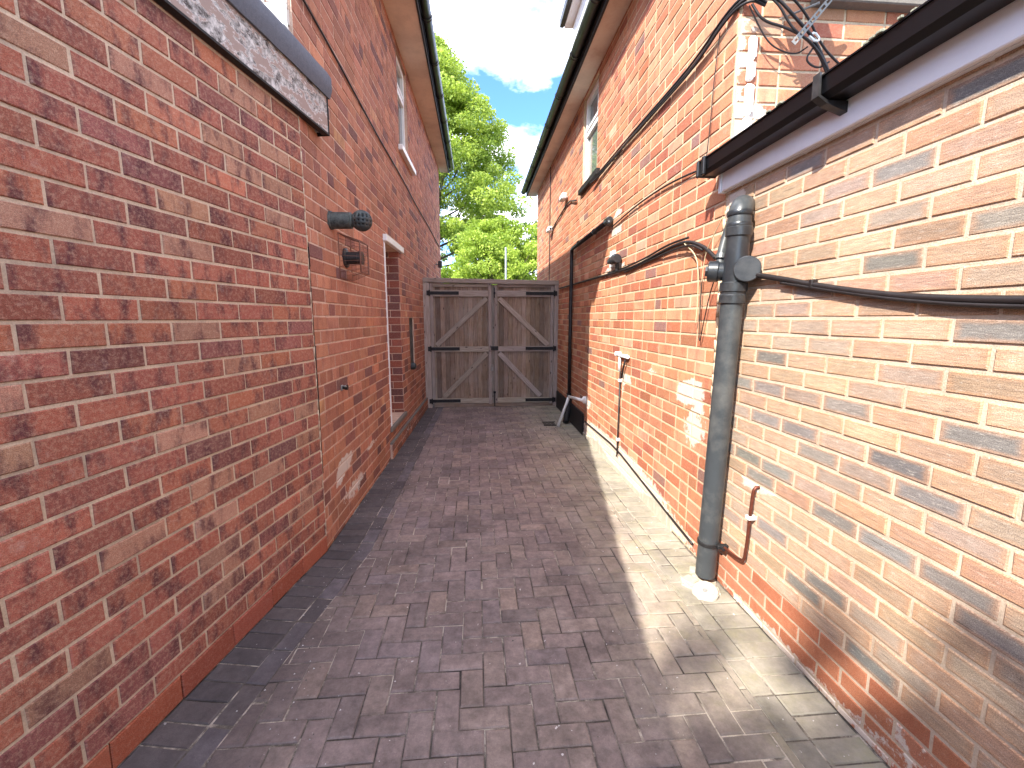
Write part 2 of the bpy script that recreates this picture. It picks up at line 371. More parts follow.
def bricks(mb, fr, L, z0, z1, course, pitch, pal, holes=(), joint=.011, depth=.008, bond='stretcher', shift=0., zphase=0., jit=.0012,
           stain=None, slab=.2, mi_b=0, mi_m=1, specials=None, u_start=0.):
    """real brick faces standing proud of a mortar slab"""
    def vert(p, s=0.): mb.v.append(tuple(p)); mb.st.append(s)
    while len(mb.st) < len(mb.v): mb.st.append(0.)
    nrow0 = int(math.floor((z0-zphase)/course)); k = nrow0
    rnd = random.Random(hash((round(L, 3), round(z1, 3), course)) & 0xffff)
    def add(u0, u1, a, b):
        if u1-u0 < .02 or b-a < .015: return
        w, wt = rnd.choice(pal) if not isinstance(pal[0][0], tuple) else (None, None)
    tot = sum(w for c, w in pal)
    def pick():
        r = rnd.uniform(0, tot)
        for c, w in pal:
            r -= w
            if r <= 0: break
        f = rnd.gauss(1, .10); l = lin(c)
        return (max(.01, l[0]*f*rnd.gauss(1, .03)), max(.01, l[1]*f), max(.01, l[2]*f*rnd.gauss(1, .04)))
    while zphase+k*course < z1:
        a = max(z0, zphase+k*course+joint/2); b = min(z1, zphase+(k+1)*course-joint/2)
        if b-a > .012:
            cuts = [u_start-rnd.uniform(0, .0)]
            header = (bond == 'garden' and k % 5 == 2)
            u = u_start+shift-(pitch/2 if (k % 2) else 0)-pitch*(.25 if header else 0)
            while u < L:
                w = pitch/2 if header else pitch
                if bond == 'garden' and not header and rnd.random() < .10: w = pitch/2
                if bond == 'mixed' and rnd.random() < .16: w = pitch/2
                segs = [(max(u_start, u+joint/2), min(L, u+w-joint/2))]
                for (h0, h1, hz0, hz1) in holes:
                    if a < hz1-.02 and b > hz0+.02:
                        ns = []
                        for (p, q) in segs:
                            if q <= h0 or p >= h1: ns.append((p, q)); continue
                            if p < h0: ns.append((p, h0))
                            if q > h1: ns.append((h1, q))
                        segs = ns
                for (p, q) in segs:
                    if q-p < .02: continue
                    c = pick(); ru = rnd.uniform(0, 90); rv = rnd.uniform(0, 90)
                    d = depth+rnd.uniform(-.0018, .0018); ch = .003
                    j = lambda: rnd.uniform(-jit, jit)
                    o = len(mb.v)
                    cs = [(p+j(), a+j()), (q+j(), a+j()), (q+j(), b+j()), (p+j(), b+j())]
                    for (x, z) in cs: w_ = fr.p(x, -.002, z); vert(w_, stain(w_) if stain else 0.)
                    for i_, (x, z) in enumerate(cs):
                        w_ = fr.p(x, d-ch*.9, z); vert(w_, stain(w_) if stain else 0.)
                    ins = [(ch, ch), (-ch, ch), (-ch, -ch), (ch, -ch)]
                    for (x, z), (dx, dz) in zip(cs, ins):
                        w_ = fr.p(x+dx, d+j()*.8, z+dz); vert(w_, stain(w_) if stain else 0.)
                    uvp = lambda x, z: (x+ru, z+rv)
                    nn_ = lambda x, z: ((x-p)/(q-p), (z-a)/(b-a))
                    spec = specials(p, q, a, b, k) if specials else None
                    mi = mi_b
                    if spec: mi, c = spec[0], (spec[1] if spec[1] else c)
                    flip = (fr.t.cross(fr.n)).z > 0
                    def F(ix):
                        cc = [((cs[i % 4][0]), cs[i % 4][1]) for i in ix]
                        idx = [o+i for i in ix]; uv = [uvp(*x) for x in cc]; un = [nn_(*x) for x in cc]
                        if flip: idx, uv, un = idx[::-1], uv[::-1], un[::-1]
                        mb.face(idx, mi, c, uv, un)
                    F([8, 9, 10, 11])
                    for i in range(4):
                        i2 = (i+1) % 4; F([4+i, 4+i2, 8+i2, 8+i]); F([i, i2, 4+i2, 4+i])
                u += w
        k += 1
    # mortar slab split round the holes
    us = sorted({u_start, L, *[h[0] for h in holes], *[h[1] for h in holes]}); zs = sorted({z0, z1, *[h[2] for h in holes], *[h[3] for h in holes]})
    for i in range(len(us)-1):
        for j_ in range(len(zs)-1):
            um = (us[i]+us[i+1])/2; zm = (zs[j_]+zs[j_+1])/2
            if any(h[0] < um < h[1] and h[2] < zm < h[3] for h in holes): continue
            if us[i] < u_start-1e-6 or us[i+1] > L+1e-6 or zs[j_] < z0-1e-6 or zs[j_+1] > z1+1e-6: continue
            n0 = len(mb.v); fbox(mb, fr, us[i], us[i+1], -slab, 0., zs[j_], zs[j_+1], mi_m)
            mb.st += [0.]*(len(mb.v)-len(mb.st))
            for q in range(n0, len(mb.v)): mb.st[q] = stain(V(mb.v[q])) if stain else 0.

def gauss_patch(lst):
    def f(p):
        s = 0.
        for (c, r, a) in lst:
            d = ((p.x-c[0])/r[0])**2+((p.y-c[1])/r[1])**2+((p.z-c[2])/r[2])**2
            s = max(s, a*max(0., 1-d*.75))
        return s
    return f

# ================================================================== THE LEFT EXTENSION (near-left wall)
pal_nl = [((160, 94, 76), 5), ((150, 88, 73), 4), ((136, 82, 75), 1.8), ((168, 102, 78), 2), ((166, 120, 98), 1.6), ((118, 76, 74), .35)]
ext = thing('brick_extension', 'low purplish red brick extension on the near left with a peeling fascia board', 'building', (-1.6, 1.2, 0))
mb = MB()
bricks(mb, F_NL, 5.2, .115, 2.80, .0855, .262, pal_nl, joint=.0125, zphase=.115, shift=0., depth=.005, slab=.24)
mb.build('wall', [M['b_nl'], M['m_nl']], ext)
mb = MB()
bricks(mb, F_NL, 5.2, 0.0, .113, .113, .30, [((162, 88, 66), 3), ((150, 80, 62), 2)], joint=.006, depth=.010, slab=.24, shift=0.)
mb.build('plinth', [M['b_pl'], M['m_nl']], ext)
mb = MB(); fbox(mb, F_NL, -.285, 5.2, .012, .04, 2.785, 3.03, bev=.003); fbox(mb, F_NL, -.285, -.255, -.10, .012, 2.79, 3.03, bev=.003)
mb.build('fascia_board', M['peel'], ext)
mb = MB(); fbox(mb, F_NL, -.29, 5.2, .0, .044, 2.773, 2.784); fbox(mb, F_NL, -.292, -.286, -.10, .045, 2.77, 3.02)
mb.build('fascia_trim', M['iron'], ext)
# felt capping: rolled drip edge with a sagging lower line
mb = MB()
prof = [(.043, 3.0), (.056, 3.0), (.072, 3.05), (.070, 3.12), (.045, 3.165), (.0, 3.18), (-.10, 3.15), (-.4, 3.12), (-.4, 3.02), (.043, 3.03)]
N = 40; o = 0
for i in range(N+1):
    u = -.305+(5.5)*i/N
    for (a, z) in prof: mb.v.append(tuple(F_NL.p(u, a+random.uniform(-.002, .002), z+random.uniform(-.004, .004))))
P_ = len(prof)
for i in range(N):
    for k in range(P_): mb.face([i*P_+k, i*P_+(k+1) % P_, (i+1)*P_+(k+1) % P_, (i+1)*P_+k], 0)
mb.face(list(range(P_)), 0); mb.face([N*P_+k for k in range(P_)][::-1], 0)
mb.build('roof_edge_capping', M['felt'], ext, autosmooth=True)
mb = MB(); pts = [F_NL.p(0.02, -.38, 0), F_NL.p(5.2, -.38, 0)]
q = [(-1.45, 2.9), (-5.5, 2.9), (-5.5, -2.3), (-2.32, -2.3)]
mb.v += [(x, y, 3.06) for x, y in q]+[(x, y, 3.11) for x, y in q]
mb.face([0, 1, 2, 3]); mb.face([7, 6, 5, 4]); [mb.face([i, 4+i, 4+(i+1) % 4, (i+1) % 4]) for i in range(4)]
mb.build('roof', M['felt'], ext)

# ================================================================== THE LEFT HOUSE
pal_lh = [((174, 116, 92), 5), ((164, 108, 86), 4), ((182, 124, 97), 3), ((138, 90, 80), 1.4), ((116, 80, 76), .6), ((202, 150, 112), .15)]
house_l = thing('brick_house', 'two storey orange red brick house on the left with tan soffit and dark gutter', 'building', (-1.2, 3.2, 0))
st_l = gauss_patch([((-1.02, 3.40, .46), (.2, .22, .07), 1.15), ((-1.02, 3.25, .40), (.2, .08, .06), 1.0), ((-1.0, 4.15, .38), (.2, .25, .05), .62), ((-1.0, 3.6, .2), (.2, .5, .12), .5)])
D0, D1 = lh(4.99), lh(5.78)
W0, W1 = lh(6.08), lh(6.76)
holes = [(D0, D1, .36, 2.40), (W0, W1, 3.76, 4.93), (lh(6.37), lh(6.76), .9, 1.59)]
mb = MB()
bricks(mb, F_LH, lh(10.8), 0.0, 5.12, .092, .25, pal_lh, holes=holes, joint=.011, bond='garden', zphase=.03, stain=st_l, depth=.0035, u_start=.006)
mb.build('wall', [M['b_lh'], M['m_lh']], house_l)
# reveal of the doorway
mb = MB(); yj = 5.78; xj = F_LH.p(D1, 0, 0).x
F_rev = Frame((xj, yj), (-1, 0), (0, -1))
bricks(mb, F_rev, .34, .36, 2.40, .092, .25, [((140, 76, 60), 3), ((116, 64, 56), 3), ((100, 62, 60), 2)], zphase=.03, slab=.05, depth=.006, shift=0., joint=.010)
mb.build('door_reveal', [M['b_lh'], M['m_lh']], house_l)
mb = MB(); fbox(mb, F_LH, D0-.02, D1+.15, -.235, .045, 2.402, 2.475, bev=.006)
mb.build('door_lintel', M['white'], house_l)
mb = MB(); fbox(mb, F_LH, D0-.005, D0+.035, -.11, .012, .362, 2.40, bev=.003)
fr_ = mb.build('door_frame', M['white'], house_l)
mb = MB(); fbox(mb, F_LH, D0+.036, D1-.002, -.32, -.27, .365, 2.395, bev=.003)
dr = mb.build('door', M['white'], house_l)
mb = MB(); mb.tube([F_LH.p(D1-.1, -.265, 1.3), F_LH.p(D1-.1, -.23, 1.3), F_LH.p(D1-.22, -.23, 1.3)], .009, 8); mb.build('handle', M['galv'], dr)
mb = MB(); fbox(mb, F_LH, lh(4.95), lh(5.86), -.32, .03, .30, .357, bev=.008); fbox(mb, F_LH, D0, D1, -.3, -.01, .02, .30)
mb.build('door_step', M['concrete'], house_l)
mb = MB(); bricks(mb, Frame(F_LH.p(lh(4.9), .03, 0).xy, F_LH.t.xy, F_LH.n.xy), 5.6, 0., .17, .085, .25, [((170, 110, 84), 3), ((150, 96, 76), 2), ((132, 92, 78), 2)], slab=.028, joint=.012, depth=.006, stain=gauss_patch([((-.95, 6, .1), (.4, 2.5, .2), .35)]))
mb.build('plinth', [M['b_lh'], M['m_lh']], house_l)
mb = MB(); fbox(mb, F_LH, lh(4.9), lh(10.7), 0.0, .036, .171, .192, bev=.004); mb.build('plinth_capping', M['concrete'], house_l)
# ragged mortar in the joint against the extension
mb = MB()
for i in range(40):
    z = .02+i*.069; mb.tube([F_LH.p(.002+random.uniform(-.002, .002), .001, z), F_LH.p(.002+random.uniform(-.003, .003), .001, z+.07)], random.uniform(.003, .007), 6)
mb.build('joint_mortar', M['m_nl'], house_l)
mb = MB()
z = .55
while z < 2.0:
    h = random.uniform(.05, .2); mb.tube([F_LH.p(.014+random.uniform(-.002, .002), .004, z), F_LH.p(.014+random.uniform(-.003, .003), .004, z+h)], random.uniform(.002, .005), 6); z += h
mb.build('joint_crack', M['dark'], house_l)
# narrow recessed panel beside the gate
s0, s1 = lh(6.37), lh(6.76)
mb = MB(); fbox(mb, F_LH, s0+.002, s1-.002, -.10, -.02, .902, 1.588, 0)
mb.build('recess_panel', M['flue'], house_l)
# upper window
def window(parent, fr, u0, u1, z0, z1, d, transom, name='window'):
    mb = MB(); t = .055
    fbox(mb, fr, u0, u1, d-.06, d, z0, z0+t, bev=.004); fbox(mb, fr, u0, u1, d-.06, d, z1-t, z1, bev=.004)
    fbox(mb, fr, u0, u0+t, d-.06, d-.001, z0+t, z1-t, bev=.004); fbox(mb, fr, u1-t, u1, d-.06, d-.001, z0+t, z1-t, bev=.004)
    fbox(mb, fr, u0+t, u1-t, d-.055, d+.003, transom-.03, transom+.03, bev=.004)
    fbox(mb, fr, u0+t+.002, u1-t-.002, d-.05, d+.012, transom+.032, transom+.075, bev=.004); fbox(mb, fr, u0+t+.002, u0+t+.045, d-.05, d+.012, transom+.076, z1-t-.046, bev=.004)
    fbox(mb, fr, u1-t-.045, u1-t-.002, d-.05, d+.012, transom+.076, z1-t-.046, bev=.004); fbox(mb, fr, u0+t+.002, u1-t-.002, d-.05, d+.012, z1-t-.045, z1-t-.002, bev=.004)
    w = mb.build(name, M['white'], parent)
    mb = MB(); fbox(mb, fr, u0+t*.5, u1-t*.5, d-.04, d-.03, z0+t*.5, z1-t*.5); mb.build('pane', M['glass'], w)
    return w
window(house_l, F_LH, W0, W1, 3.76, 4.93, -.035, 4.5)
mb = MB(); fbox(mb, F_LH, W0-.06, W1+.30, -.14, .06, 3.69, 3.757, bev=.006); mb.build('window_sill', M['white'], house_l)
# rear wall of the left house, above the flat roof, painted white low down
st_lr = gauss_patch([((-1.5, 2.92, 3.2), (1.0, .5, .33), 1.4)])
mb = MB(); bricks(mb, F_LR, 5.5, 2.9, 5.12, .092, .25, pal_lh, bond='garden', zphase=.03, stain=st_lr, u_start=.012)
mb.build('rear_wall', [M['b_lh'], M['m_lh']], house_l)
mb = MB(); mb.box((-1.062, 2.900, 3.1), (-1.9, 2.911, 3.36), bev=.004); mb.build('painted_patch', M['render'], house_l)
mb = MB()
for i in range(14):
    x = -1.06-i*.045; mb.box((x, 2.86+random.uniform(-.01, .01), 3.12), (x-.05, 2.899, 3.165+random.uniform(0, .05) + (.03 if i < 3 else 0)), bev=.006)
mb.build('roof_flashing', M['lead'], house_l)
# soffit, gutter, roof
def eave(parent, sgn, xw0, xw1, y0, y1, zs, xo, gmat, smat, gx):
    """xw0/xw1: wall x at y0/y1; xo: outer soffit x; gutter beyond"""
    mb = MB(); mb.v += [(xw0, y0, zs), (xw1, y1, zs), (xo, y1, zs), (xo, y0, zs), (xw0, y0, zs+.02), (xw1, y1, zs+.02), (xo, y1, zs+.02), (xo, y0, zs+.02)]
    for f in ([0, 1, 2, 3], [7, 6, 5, 4], [0, 4, 5, 1], [1, 5, 6, 2], [2, 6, 7, 3], [3, 7, 4, 0]): mb.face(f)
    mb.build('soffit', smat, parent)
    mb = MB(); mb.box((xo+sgn*.001, y0, zs-.012), (xo-sgn*.022, y1, zs+.15), bev=.003); mb.build('fascia_board', M['iron'], parent)
    # half round gutter
    mb = MB(); r = .058; cx = xo-sgn*(.024+r); cz = zs+.115; seg = 12
    for yy in (y0-.02, y1+.02):
        for rr in (r, r-.006):
            for k in range(seg+1):
                a = math.pi+math.pi*k/seg; mb.v.append((cx+rr*math.cos(a), yy, cz+rr*math.sin(a)))
    n1 = seg+1
    for k in range(seg):
        mb.face([k, k+1, 2*n1+k+1, 2*n1+k], smooth=True); mb.face([n1+k+1, n1+k, 3*n1+k, 3*n1+k+1], smooth=True)
    for k in (0, seg): mb.face([k, n1+k, 3*n1+k, 2*n1+k])
    for b0 in (0, 2*n1):
        mb.face([b0+k for k in range(n1)])
    gt = mb.build('gutter', gmat, parent)
    yy = y0+.35
    while yy < y1:
        mb = MB(); pr = []
        for k in range(seg+1):
            a = math.pi+math.pi*k/seg; pr.append((cx+(r+.006)*math.cos(a), cz+(r+.006)*math.sin(a)))
        for y_ in (yy, yy+.05):
            for p in pr: mb.v.append((p[0], y_, p[1]))
        for k in range(seg): mb.face([k, k+1, n1+k+1, n1+k], smooth=True)
        mb.face([k for k in range(n1)]); mb.face([n1+k for k in range(n1)][::-1])
        mb.build('gutter_bracket', gmat, gt); yy += .92
def hip(parent, x0, x1, y0, y1, z, pitch):
    w = abs(x1-x0)/2; h = w*math.tan(R(pitch)); xm = (x0+x1)/2; rn = w*.95
    mb = MB(); mb.v += [(x0, y0, z), (x1, y0, z), (x1, y1, z), (x0, y1, z), (xm, y0+rn, z+h), (xm, y1-rn, z+h)]
    for f in ([0, 1, 4], [1, 2, 5, 4], [2, 3, 5], [3, 0, 4, 5], [3, 2, 1, 0]): mb.face(f)
    return mb.build('roof', M['tile'], parent)
eave(house_l, -1, F_LH.p(0, 0, 0).x-.02, F_LH.p(lh(11.15), 0, 0).x, 2.70, 11.15, 5.0, -.62, M['black'], M['soffit_l'], None)
# the helper hangs the gutter outside the soffit; (sgn -1 = towards +x)
hip(house_l, -.55, -8.6, 2.68, 11.2, 5.17, 34)
mb = MB()
mb.box((-8.3, 2.93, 2.5), (-8.1, 10.8, 5.1)); mb.box((-8.3, 10.6, 0), (-.86, 10.78, 5.1)); mb.box((-8.3, 2.95, 0), (-8.1, 10.5, 2.49)); mb.box((-8.1, 2.95, 0), (-5.5, 3.1, 2.9))
mb.box((-1.5, 2.7, 4.995), (-8.6, 2.92, 5.015)); mb.build('outer_walls', M['b_lh'], house_l)

# ================================================================== THE RIGHT HOUSE
pal_rh = [((182, 120, 88), 5), ((190, 130, 96), 4), ((174, 106, 78), 3), ((196, 142, 110), 2.4), ((162, 96, 76), 1.2), ((130, 98, 92), .4), ((188, 150, 122), .8)]
house_r = thing('brick_house', 'two storey sunlit orange brick house on the right with pale soffit and black gutter', 'building', (1.7, 3.0, 0))
st_r = gauss_patch([((1.45, 2.85, 1.08), (.3, .22, .12), 1.0), ((1.45, 2.72, .85), (.3, .16, .2), .8), ((1.45, 4.15, .95), (.3, .12, .22), .85), ((1.45, 4.6, 2.52), (.3, .06, .16), 1.4),
                    ((1.45, 4.62, 2.08), (.3, .4, .05), 1.1), ((1.45, 4.68, 2.24), (.3, .07, .09), 1.3), ((1.45, 4.5, .12), (.3, 1.6, .2), .95), ((1.45, 3.2, .05), (.3, .8, .12), .6), ((1.45, 5.6, .5), (.3, .14, .12), .9),
                    ((1.45, 4.55, 3.1), (.3, .06, .14), .9), ((1.45, 3.55, 1.15), (.3, .3, .06), .5)])
RW0, RW1 = rh(5.46), rh(6.16)
holes = [(RW0, RW1, 3.31, 4.40)]
mb = MB()
bricks(mb, F_RH, rh(10.6), 0.0, 4.5, .0865, .24, pal_rh, holes=holes, joint=.0135, bond='mixed', zphase=.005, stain=st_r, depth=.004, u_start=.005)
mb.build('wall', [M['b_rh'], M['m_rh']], house_r)
window(house_r, F_RH, RW0, RW1, 3.31, 4.40, -.03, 3.95)
mb = MB(); fbox(mb, F_RH, rh(5.3), rh(6.22), -.1, .05, 3.235, 3.306, bev=.006); mb.build('window_sill', M['iron'], house_r)
st_rr = gauss_patch([((1.52, 2.56, 2.64), (.2, .3, .2), .8), ((1.75, 2.56, 2.6), (.35, .3, .14), .9), ((1.48, 2.56, 3.0), (.07, .3, .4), .5)])
mb = MB()
bricks(mb, F_RR, 6.0, 2.2, 4.5, .0865, .24, pal_rh, holes=[(.85, 2.6, 3.33, 4.3)], joint=.014, bond='mixed', zphase=.005, stain=st_rr, depth=.006, u_start=.01)
mb.build('rear_wall', [M['b_rh'], M['m_rh']], house_r)
mb = MB(); fbox(mb, F_RR, .40, 2.75, -.1, .07, 3.27, 3.328, bev=.006); mb.build('rear_window_sill', M['concrete'], house_r)
window(house_r, F_RR, .86, 2.59, 3.34, 4.29, -.03, 3.9, 'rear_window')
mb = MB()
for i in range(26):
    u = .02+i*.032; mb.box((u, -.001, 2.36), (u+.034, random.uniform(.012, .026), 2.45+random.uniform(0, .10)+(.22 if 1 < i < 9 else 0)*random.random()), bev=.008, M4=F_RR.mat())
mb.build('mortar_patch', M['cement'], house_r)
mb = MB()
for i in range(30):
    z = .05+i*.07; mb.tube([(RX-.004, RY+random.uniform(-.006, .006), z), (RX-.004, RY+random.uniform(-.006, .006), z+.072)], random.uniform(.008, .014), 6)
mb.build('joint_mortar', M['m_rh'], house_r)
# cement fillet at the foot of the wall, broken and uneven
mb = MB()
for i in range(60):
    y = 3.0+i*.062; h = .05+.10*max(0, math.sin(i*.21+1))*random.uniform(.6, 1); mb.box((RX-random.uniform(.012, .02), y, -.01), (RX+.004, y+.066, h), bev=.006)
mb.build('cement_fillet', M['cement'], house_r)
eave(house_r, 1, RX+.02, RX+.02, 2.3, 10.95, 4.45, 1.24, M['black'], M['soffit_r'], None)
hip(house_r, 1.17, 9.4, 2.25, 11.0, 4.62, 36)
mb = MB(); mb.box((1.66, 10.42, 0), (9.0, 10.58, 4.5)); mb.box((8.9, 2.6, 0), (9.0, 10.4, 4.5)); mb.box((1.46, 2.3, 4.448), (9.2, 2.56, 4.46)); mb.box((7.5, 2.57, 0), (8.9, 2.7, 4.5)); mb.build('outer_walls', M['b_rh'], house_r)
# dormer: white boarding under a dark flat roof edge
mb = MB()
for i in range(10):
    z = 4.90+i*.16; mb.box((1.70, 4.2, z), (3.6, 8.2, z+.155), bev=.004)
dm = mb.build('dormer', M['white'], house_r)
mb = MB(); mb.box((1.565, 4.0, 6.505), (3.7, 8.27, 6.56)); mb.build('dormer_soffit', M['white'], dm)
mb = MB(); mb.box((1.49, 3.95, 6.52), (1.562, 8.3, 6.66), bev=.01); mb.box((1.565, 3.95, 6.562), (3.7, 8.3, 6.65)); mb.build('dormer_gutter', M['black'], dm)

# ================================================================== THE RIGHT EXTENSION (near-right wall)
pal_re = [((192, 161, 134), 5), ((182, 154, 130), 4), ((168, 148, 132), 3), ((140, 133, 127), 2.0), ((128, 125, 120), 1.2), ((186, 148, 124), 2)]
ext_r = thing('brick_extension', 'single storey tan and grey rustic brick extension on the near right with white fascia', 'building', (1.7, 1.0, 0))
st_re = gauss_patch([((1.45, 2.08, .74), (.3, .06, .07), 1.1), ((1.45, 2.52, 2.24), (.3, .12, .06), 1.2), ((1.45, 1.75, .02), (.3, .9, .05), .55), ((1.45, 1.2, .13), (.3, .25, .12), .42)])
pl = [lin((176, 112, 82)), lin((168, 102, 74)), lin((184, 120, 92))]
def spec(p, q, a, b, k): return (2, random.choice(pl)) if a < .262 else None
mb = MB()
bricks(mb, F_RE, 5.0, 0., 2.40, .0775, .2345, pal_re, joint=.0125, zphase=.033, shift=.03, depth=.0042, stain=st_re, specials=spec, jit=.0016)
mb.build('wall', [M['b_re'], M['m_re'], M['b_pl']], ext_r)
mb = MB(); mb.box((1.405, 2.545, 2.296), (1.428, -2.5, 2.46), bev=.004); mb.box((1.428, 2.545, 2.294), (1.47, -2.5, 2.308)); mb.box((1.398, 2.57, 2.290), (1.44, 2.546, 2.47), bev=.003)
mb.build('fascia_board', M['fascia'], ext_r)
# square profile gutter, open on top, with outlet brackets
mb = MB(); t = .004
gp = [(1.400, 2.394), (1.325, 2.394), (1.302, 2.412), (1.297, 2.470), (1.291, 2.470), (1.291, 2.476), (1.304, 2.476), (1.308, 2.416), (1.328, 2.400), (1.396, 2.400), (1.396, 2.47), (1.400, 2.47)]
for yy in (2.60, -2.5):
    for (x, z) in gp: mb.v.append((x, yy, z))
n1 = len(gp)
for k in range(n1): mb.face([k, (k+1) % n1, n1+(k+1) % n1, n1+k])
mb.face(list(range(n1))[::-1]); mb.face([n1+k for k in range(n1)])
gt = mb.build('gutter', M['gloss'], ext_r)
mb = MB(); mb.box((1.284, 2.60, 2.388), (1.405, 2.622, 2.480), bev=.006); mb.box((1.282, 2.53, 2.385), (1.299, 2.56, 2.484), bev=.004)
mb.build('end_cap', M['black'], gt)
for yy in (1.72, .85, -.1):
    mb = MB(); mb.v += [(x, y_, z) for y_ in (yy, yy-.035) for (x, z) in ((1.404, 2.35), (1.404, 2.390), (1.320, 2.390), (1.292, 2.406), (1.288, 2.484), (1.281, 2.484), (1.282, 2.402), (1.320, 2.378))]
    mb.face(list(range(8))); mb.face(list(range(15, 7, -1))); [mb.face([k, (k+1) % 8, 8+(k+1) % 8, 8+k][::-1]) for k in range(8)]
    mb.build('gutter_bracket', M['black'], gt)
mb = MB(); mb.v += [(1.40, 2.555, 2.475), (1.40, -2.5, 2.475), (6.5, -2.5, 3.0), (6.5, 2.555, 3.0), (1.40, 2.555, 2.49), (1.40, -2.5, 2.49), (6.5, -2.5, 3.02), (6.5, 2.555, 3.02)]
mb.v = [(x, y, z-.0 if x < 2 else 2.62 if z < 3.01 else 2.64) for x, y, z in mb.v]
for f in ([0, 1, 2, 3], [7, 6, 5, 4], [0, 4, 5, 1], [1, 5, 6, 2], [2, 6, 7, 3], [3, 7, 4, 0]): mb.face(f[::-1])
mb.build('roof', M['felt'], ext_r)
mb = MB()
for i in range(9): mb.box((1.44+i*.05, 2.50, 2.485+i*.0015), (1.492+i*.05, 2.553, 2.56+random.uniform(-.01, .03)), bev=.005)
mb.build('roof_flashing', M['lead'], ext_r)
MOSS = plain('moss', (128, 128, 112), .95, var=.3, scale=90, bump=.6)
for yy, ww in ((1.42, .09), (1.95, .05), (.9, .1)):
    mb = MB()
    for i in range(30): 
        c = (1.299+random.uniform(-.012, .02), yy+random.uniform(-ww, ww), 2.478); s_ = random.uniform(.003, .0075)
        mb.box((c[0]-s_, c[1]-s_*1.6, c[2]-.004), (c[0]+s_, c[1]+s_*1.6, c[2]+s_*.9), bev=s_*.3)
    mb.build('moss', MOSS, gt)

# ================================================================== GROUND
g0 = MB(); g0.v += [(-300, -300, -.035), (300, -300, -.035), (300, 300, -.035), (-300, 300, -.035)]; g0.face([0, 1, 2, 3])
struct(g0.build('ground', M['grass']))
g0 = MB(); g0.v += [(-60, 11.6, -.02), (60, 11.6, -.02), (60, 19.5, -.02), (-60, 19.5, -.02), (-1.1, 8.3, -.02), (1.6, 8.3, -.02), (1.6, 11.6, -.02), (-1.1, 11.6, -.02)]; g0.face([0, 1, 2, 3]); g0.face([4, 5, 6, 7])
struct(g0.build('road', M['road']))
def clip(poly, a, n):
    out = []
    for i in range(len(poly)):
        p, q = poly[i], poly[(i+1) % len(poly)]
        dp = (p[0]-a[0])*n[0]+(p[1]-a[1])*n[1]; dq = (q[0]-a[0])*n[0]+(q[1]-a[1])*n[1]
        if dp >= 0: out.append(p)
        if (dp >= 0) != (dq >= 0):
            t = dp/(dp-dq); out.append((p[0]+(q[0]-p[0])*t, p[1]+(q[1]-p[1])*t))
    return out
pav = MB()
prnd = random.Random(3)
pc = [((138, 122, 116), 5), ((133, 118, 112), 4), ((142, 126, 117), 3), ((135, 121, 118), 1.2), ((147, 129, 118), .6), ((126, 113, 108), .8)]
def pcol(pal=pc):
    r = prnd.uniform(0, sum(w for _, w in pal))
    for c, w in pal:
        r -= w
        if r <= 0: break
    f = prnd.gauss(1, .06); return tuple(x*f for x in lin(c))
def paver(poly, col):
    if len(poly) < 3: return
    A = sum(poly[i][0]*poly[(i+1) % len(poly)][1]-poly[(i+1) % len(poly)][0]*poly[i][1] for i in range(len(poly)))/2
    if abs(A) < .0006: return
    if A < 0: poly = poly[::-1]
    cx = sum(p[0] for p in poly)/len(poly); cy = sum(p[1] for p in poly)/len(poly)
    h = prnd.uniform(-.0022, .0018); tx, ty = prnd.gauss(0, .008), prnd.gauss(0, .008)
    ru = prnd.uniform(0, 50); o = len(pav.v); n = len(poly); jx = prnd.uniform(-.0008, .0008)
    zf = lambda x, y: h+(x-cx)*tx+(y-cy)*ty+.004*mnoise.noise(V((x*1.1, y*1.1, 0)))
    for (x, y) in poly: pav.v.append((x+jx, y, -.02))
    for (x, y) in poly: pav.v.append((x+jx, y, zf(x, y)-.004))
    for (x, y) in poly:
        d = math.hypot(cx-x, cy-y)+1e-6; k = .0085/d; pav.v.append((x+(cx-x)*k+jx, y+(cy-y)*k, zf(x, y)))
    uv = lambda i: (pav.v[i][0]+ru, pav.v[i][1]+ru)
    f = [o+2*n+i for i in range(n)]; pav.face(f, 0, col, [uv(i) for i in f])
    for i in range(n):
        i2 = (i+1) % n
        for (a, b) in ((n, 2*n), (0, n)):
            f = [o+a+i, o+a+i2, o+b+i2, o+b+i]; pav.face(f, 0, col, [uv(k) for k in f])
J = .0026
# half-planes bounding the herringbone field: left walls (offset borders) and right wall
bw = .305
def left_planes(off):
    a = F_NL.p(0, off, 0); b = F_LH.p(0, off, 0)
    return (a.xy, F_NL.n.xy), (b.xy, F_LH.n.xy)
W_, L_ = .1, .2
def field(poly, yend=8.3):
    # the left boundary is concave/convex: keep points right of both
    (a, n), (b, m) = left_planes(bw)
    cy = sum(p[1] for p in poly)/len(poly)
    poly = clip(poly, a, n) if cy < 2.90 else clip(poly, b, m)
    if len(poly) > 2: poly = clip(poly, (RX-bw, 0), (-1, 0))
    if len(poly) > 2: poly = clip(poly, (0, yend), (0, -1))
    return poly
def herring():
    # classic: for integer (i,j): horizontal brick at (2-periodic staircase)
    for r in range(-40, 100):
        for k in range(-30, 30):
            # horizontal brick origin
            x = k*.4+r*.1; y = r*.1
            yield (x, y, L_, W_)
            yield (x+.3, y, W_, L_)
ox, oy = .013, .0
for (x, y, w, h) in herring():
    x += ox-2.0; y += oy
    if y > 8.6 or y < -2 or x > 2 or x < -2: continue
    e = J; jx = prnd.uniform(-.001, .001); jy = prnd.uniform(-.001, .001)
    paver(field([(x+e+jx, y+e+jy), (x+w-e+jx, y+e+jy), (x+w-e+jx, y+h-e+jy), (x+e+jx, y+h-e+jy)]), pcol())
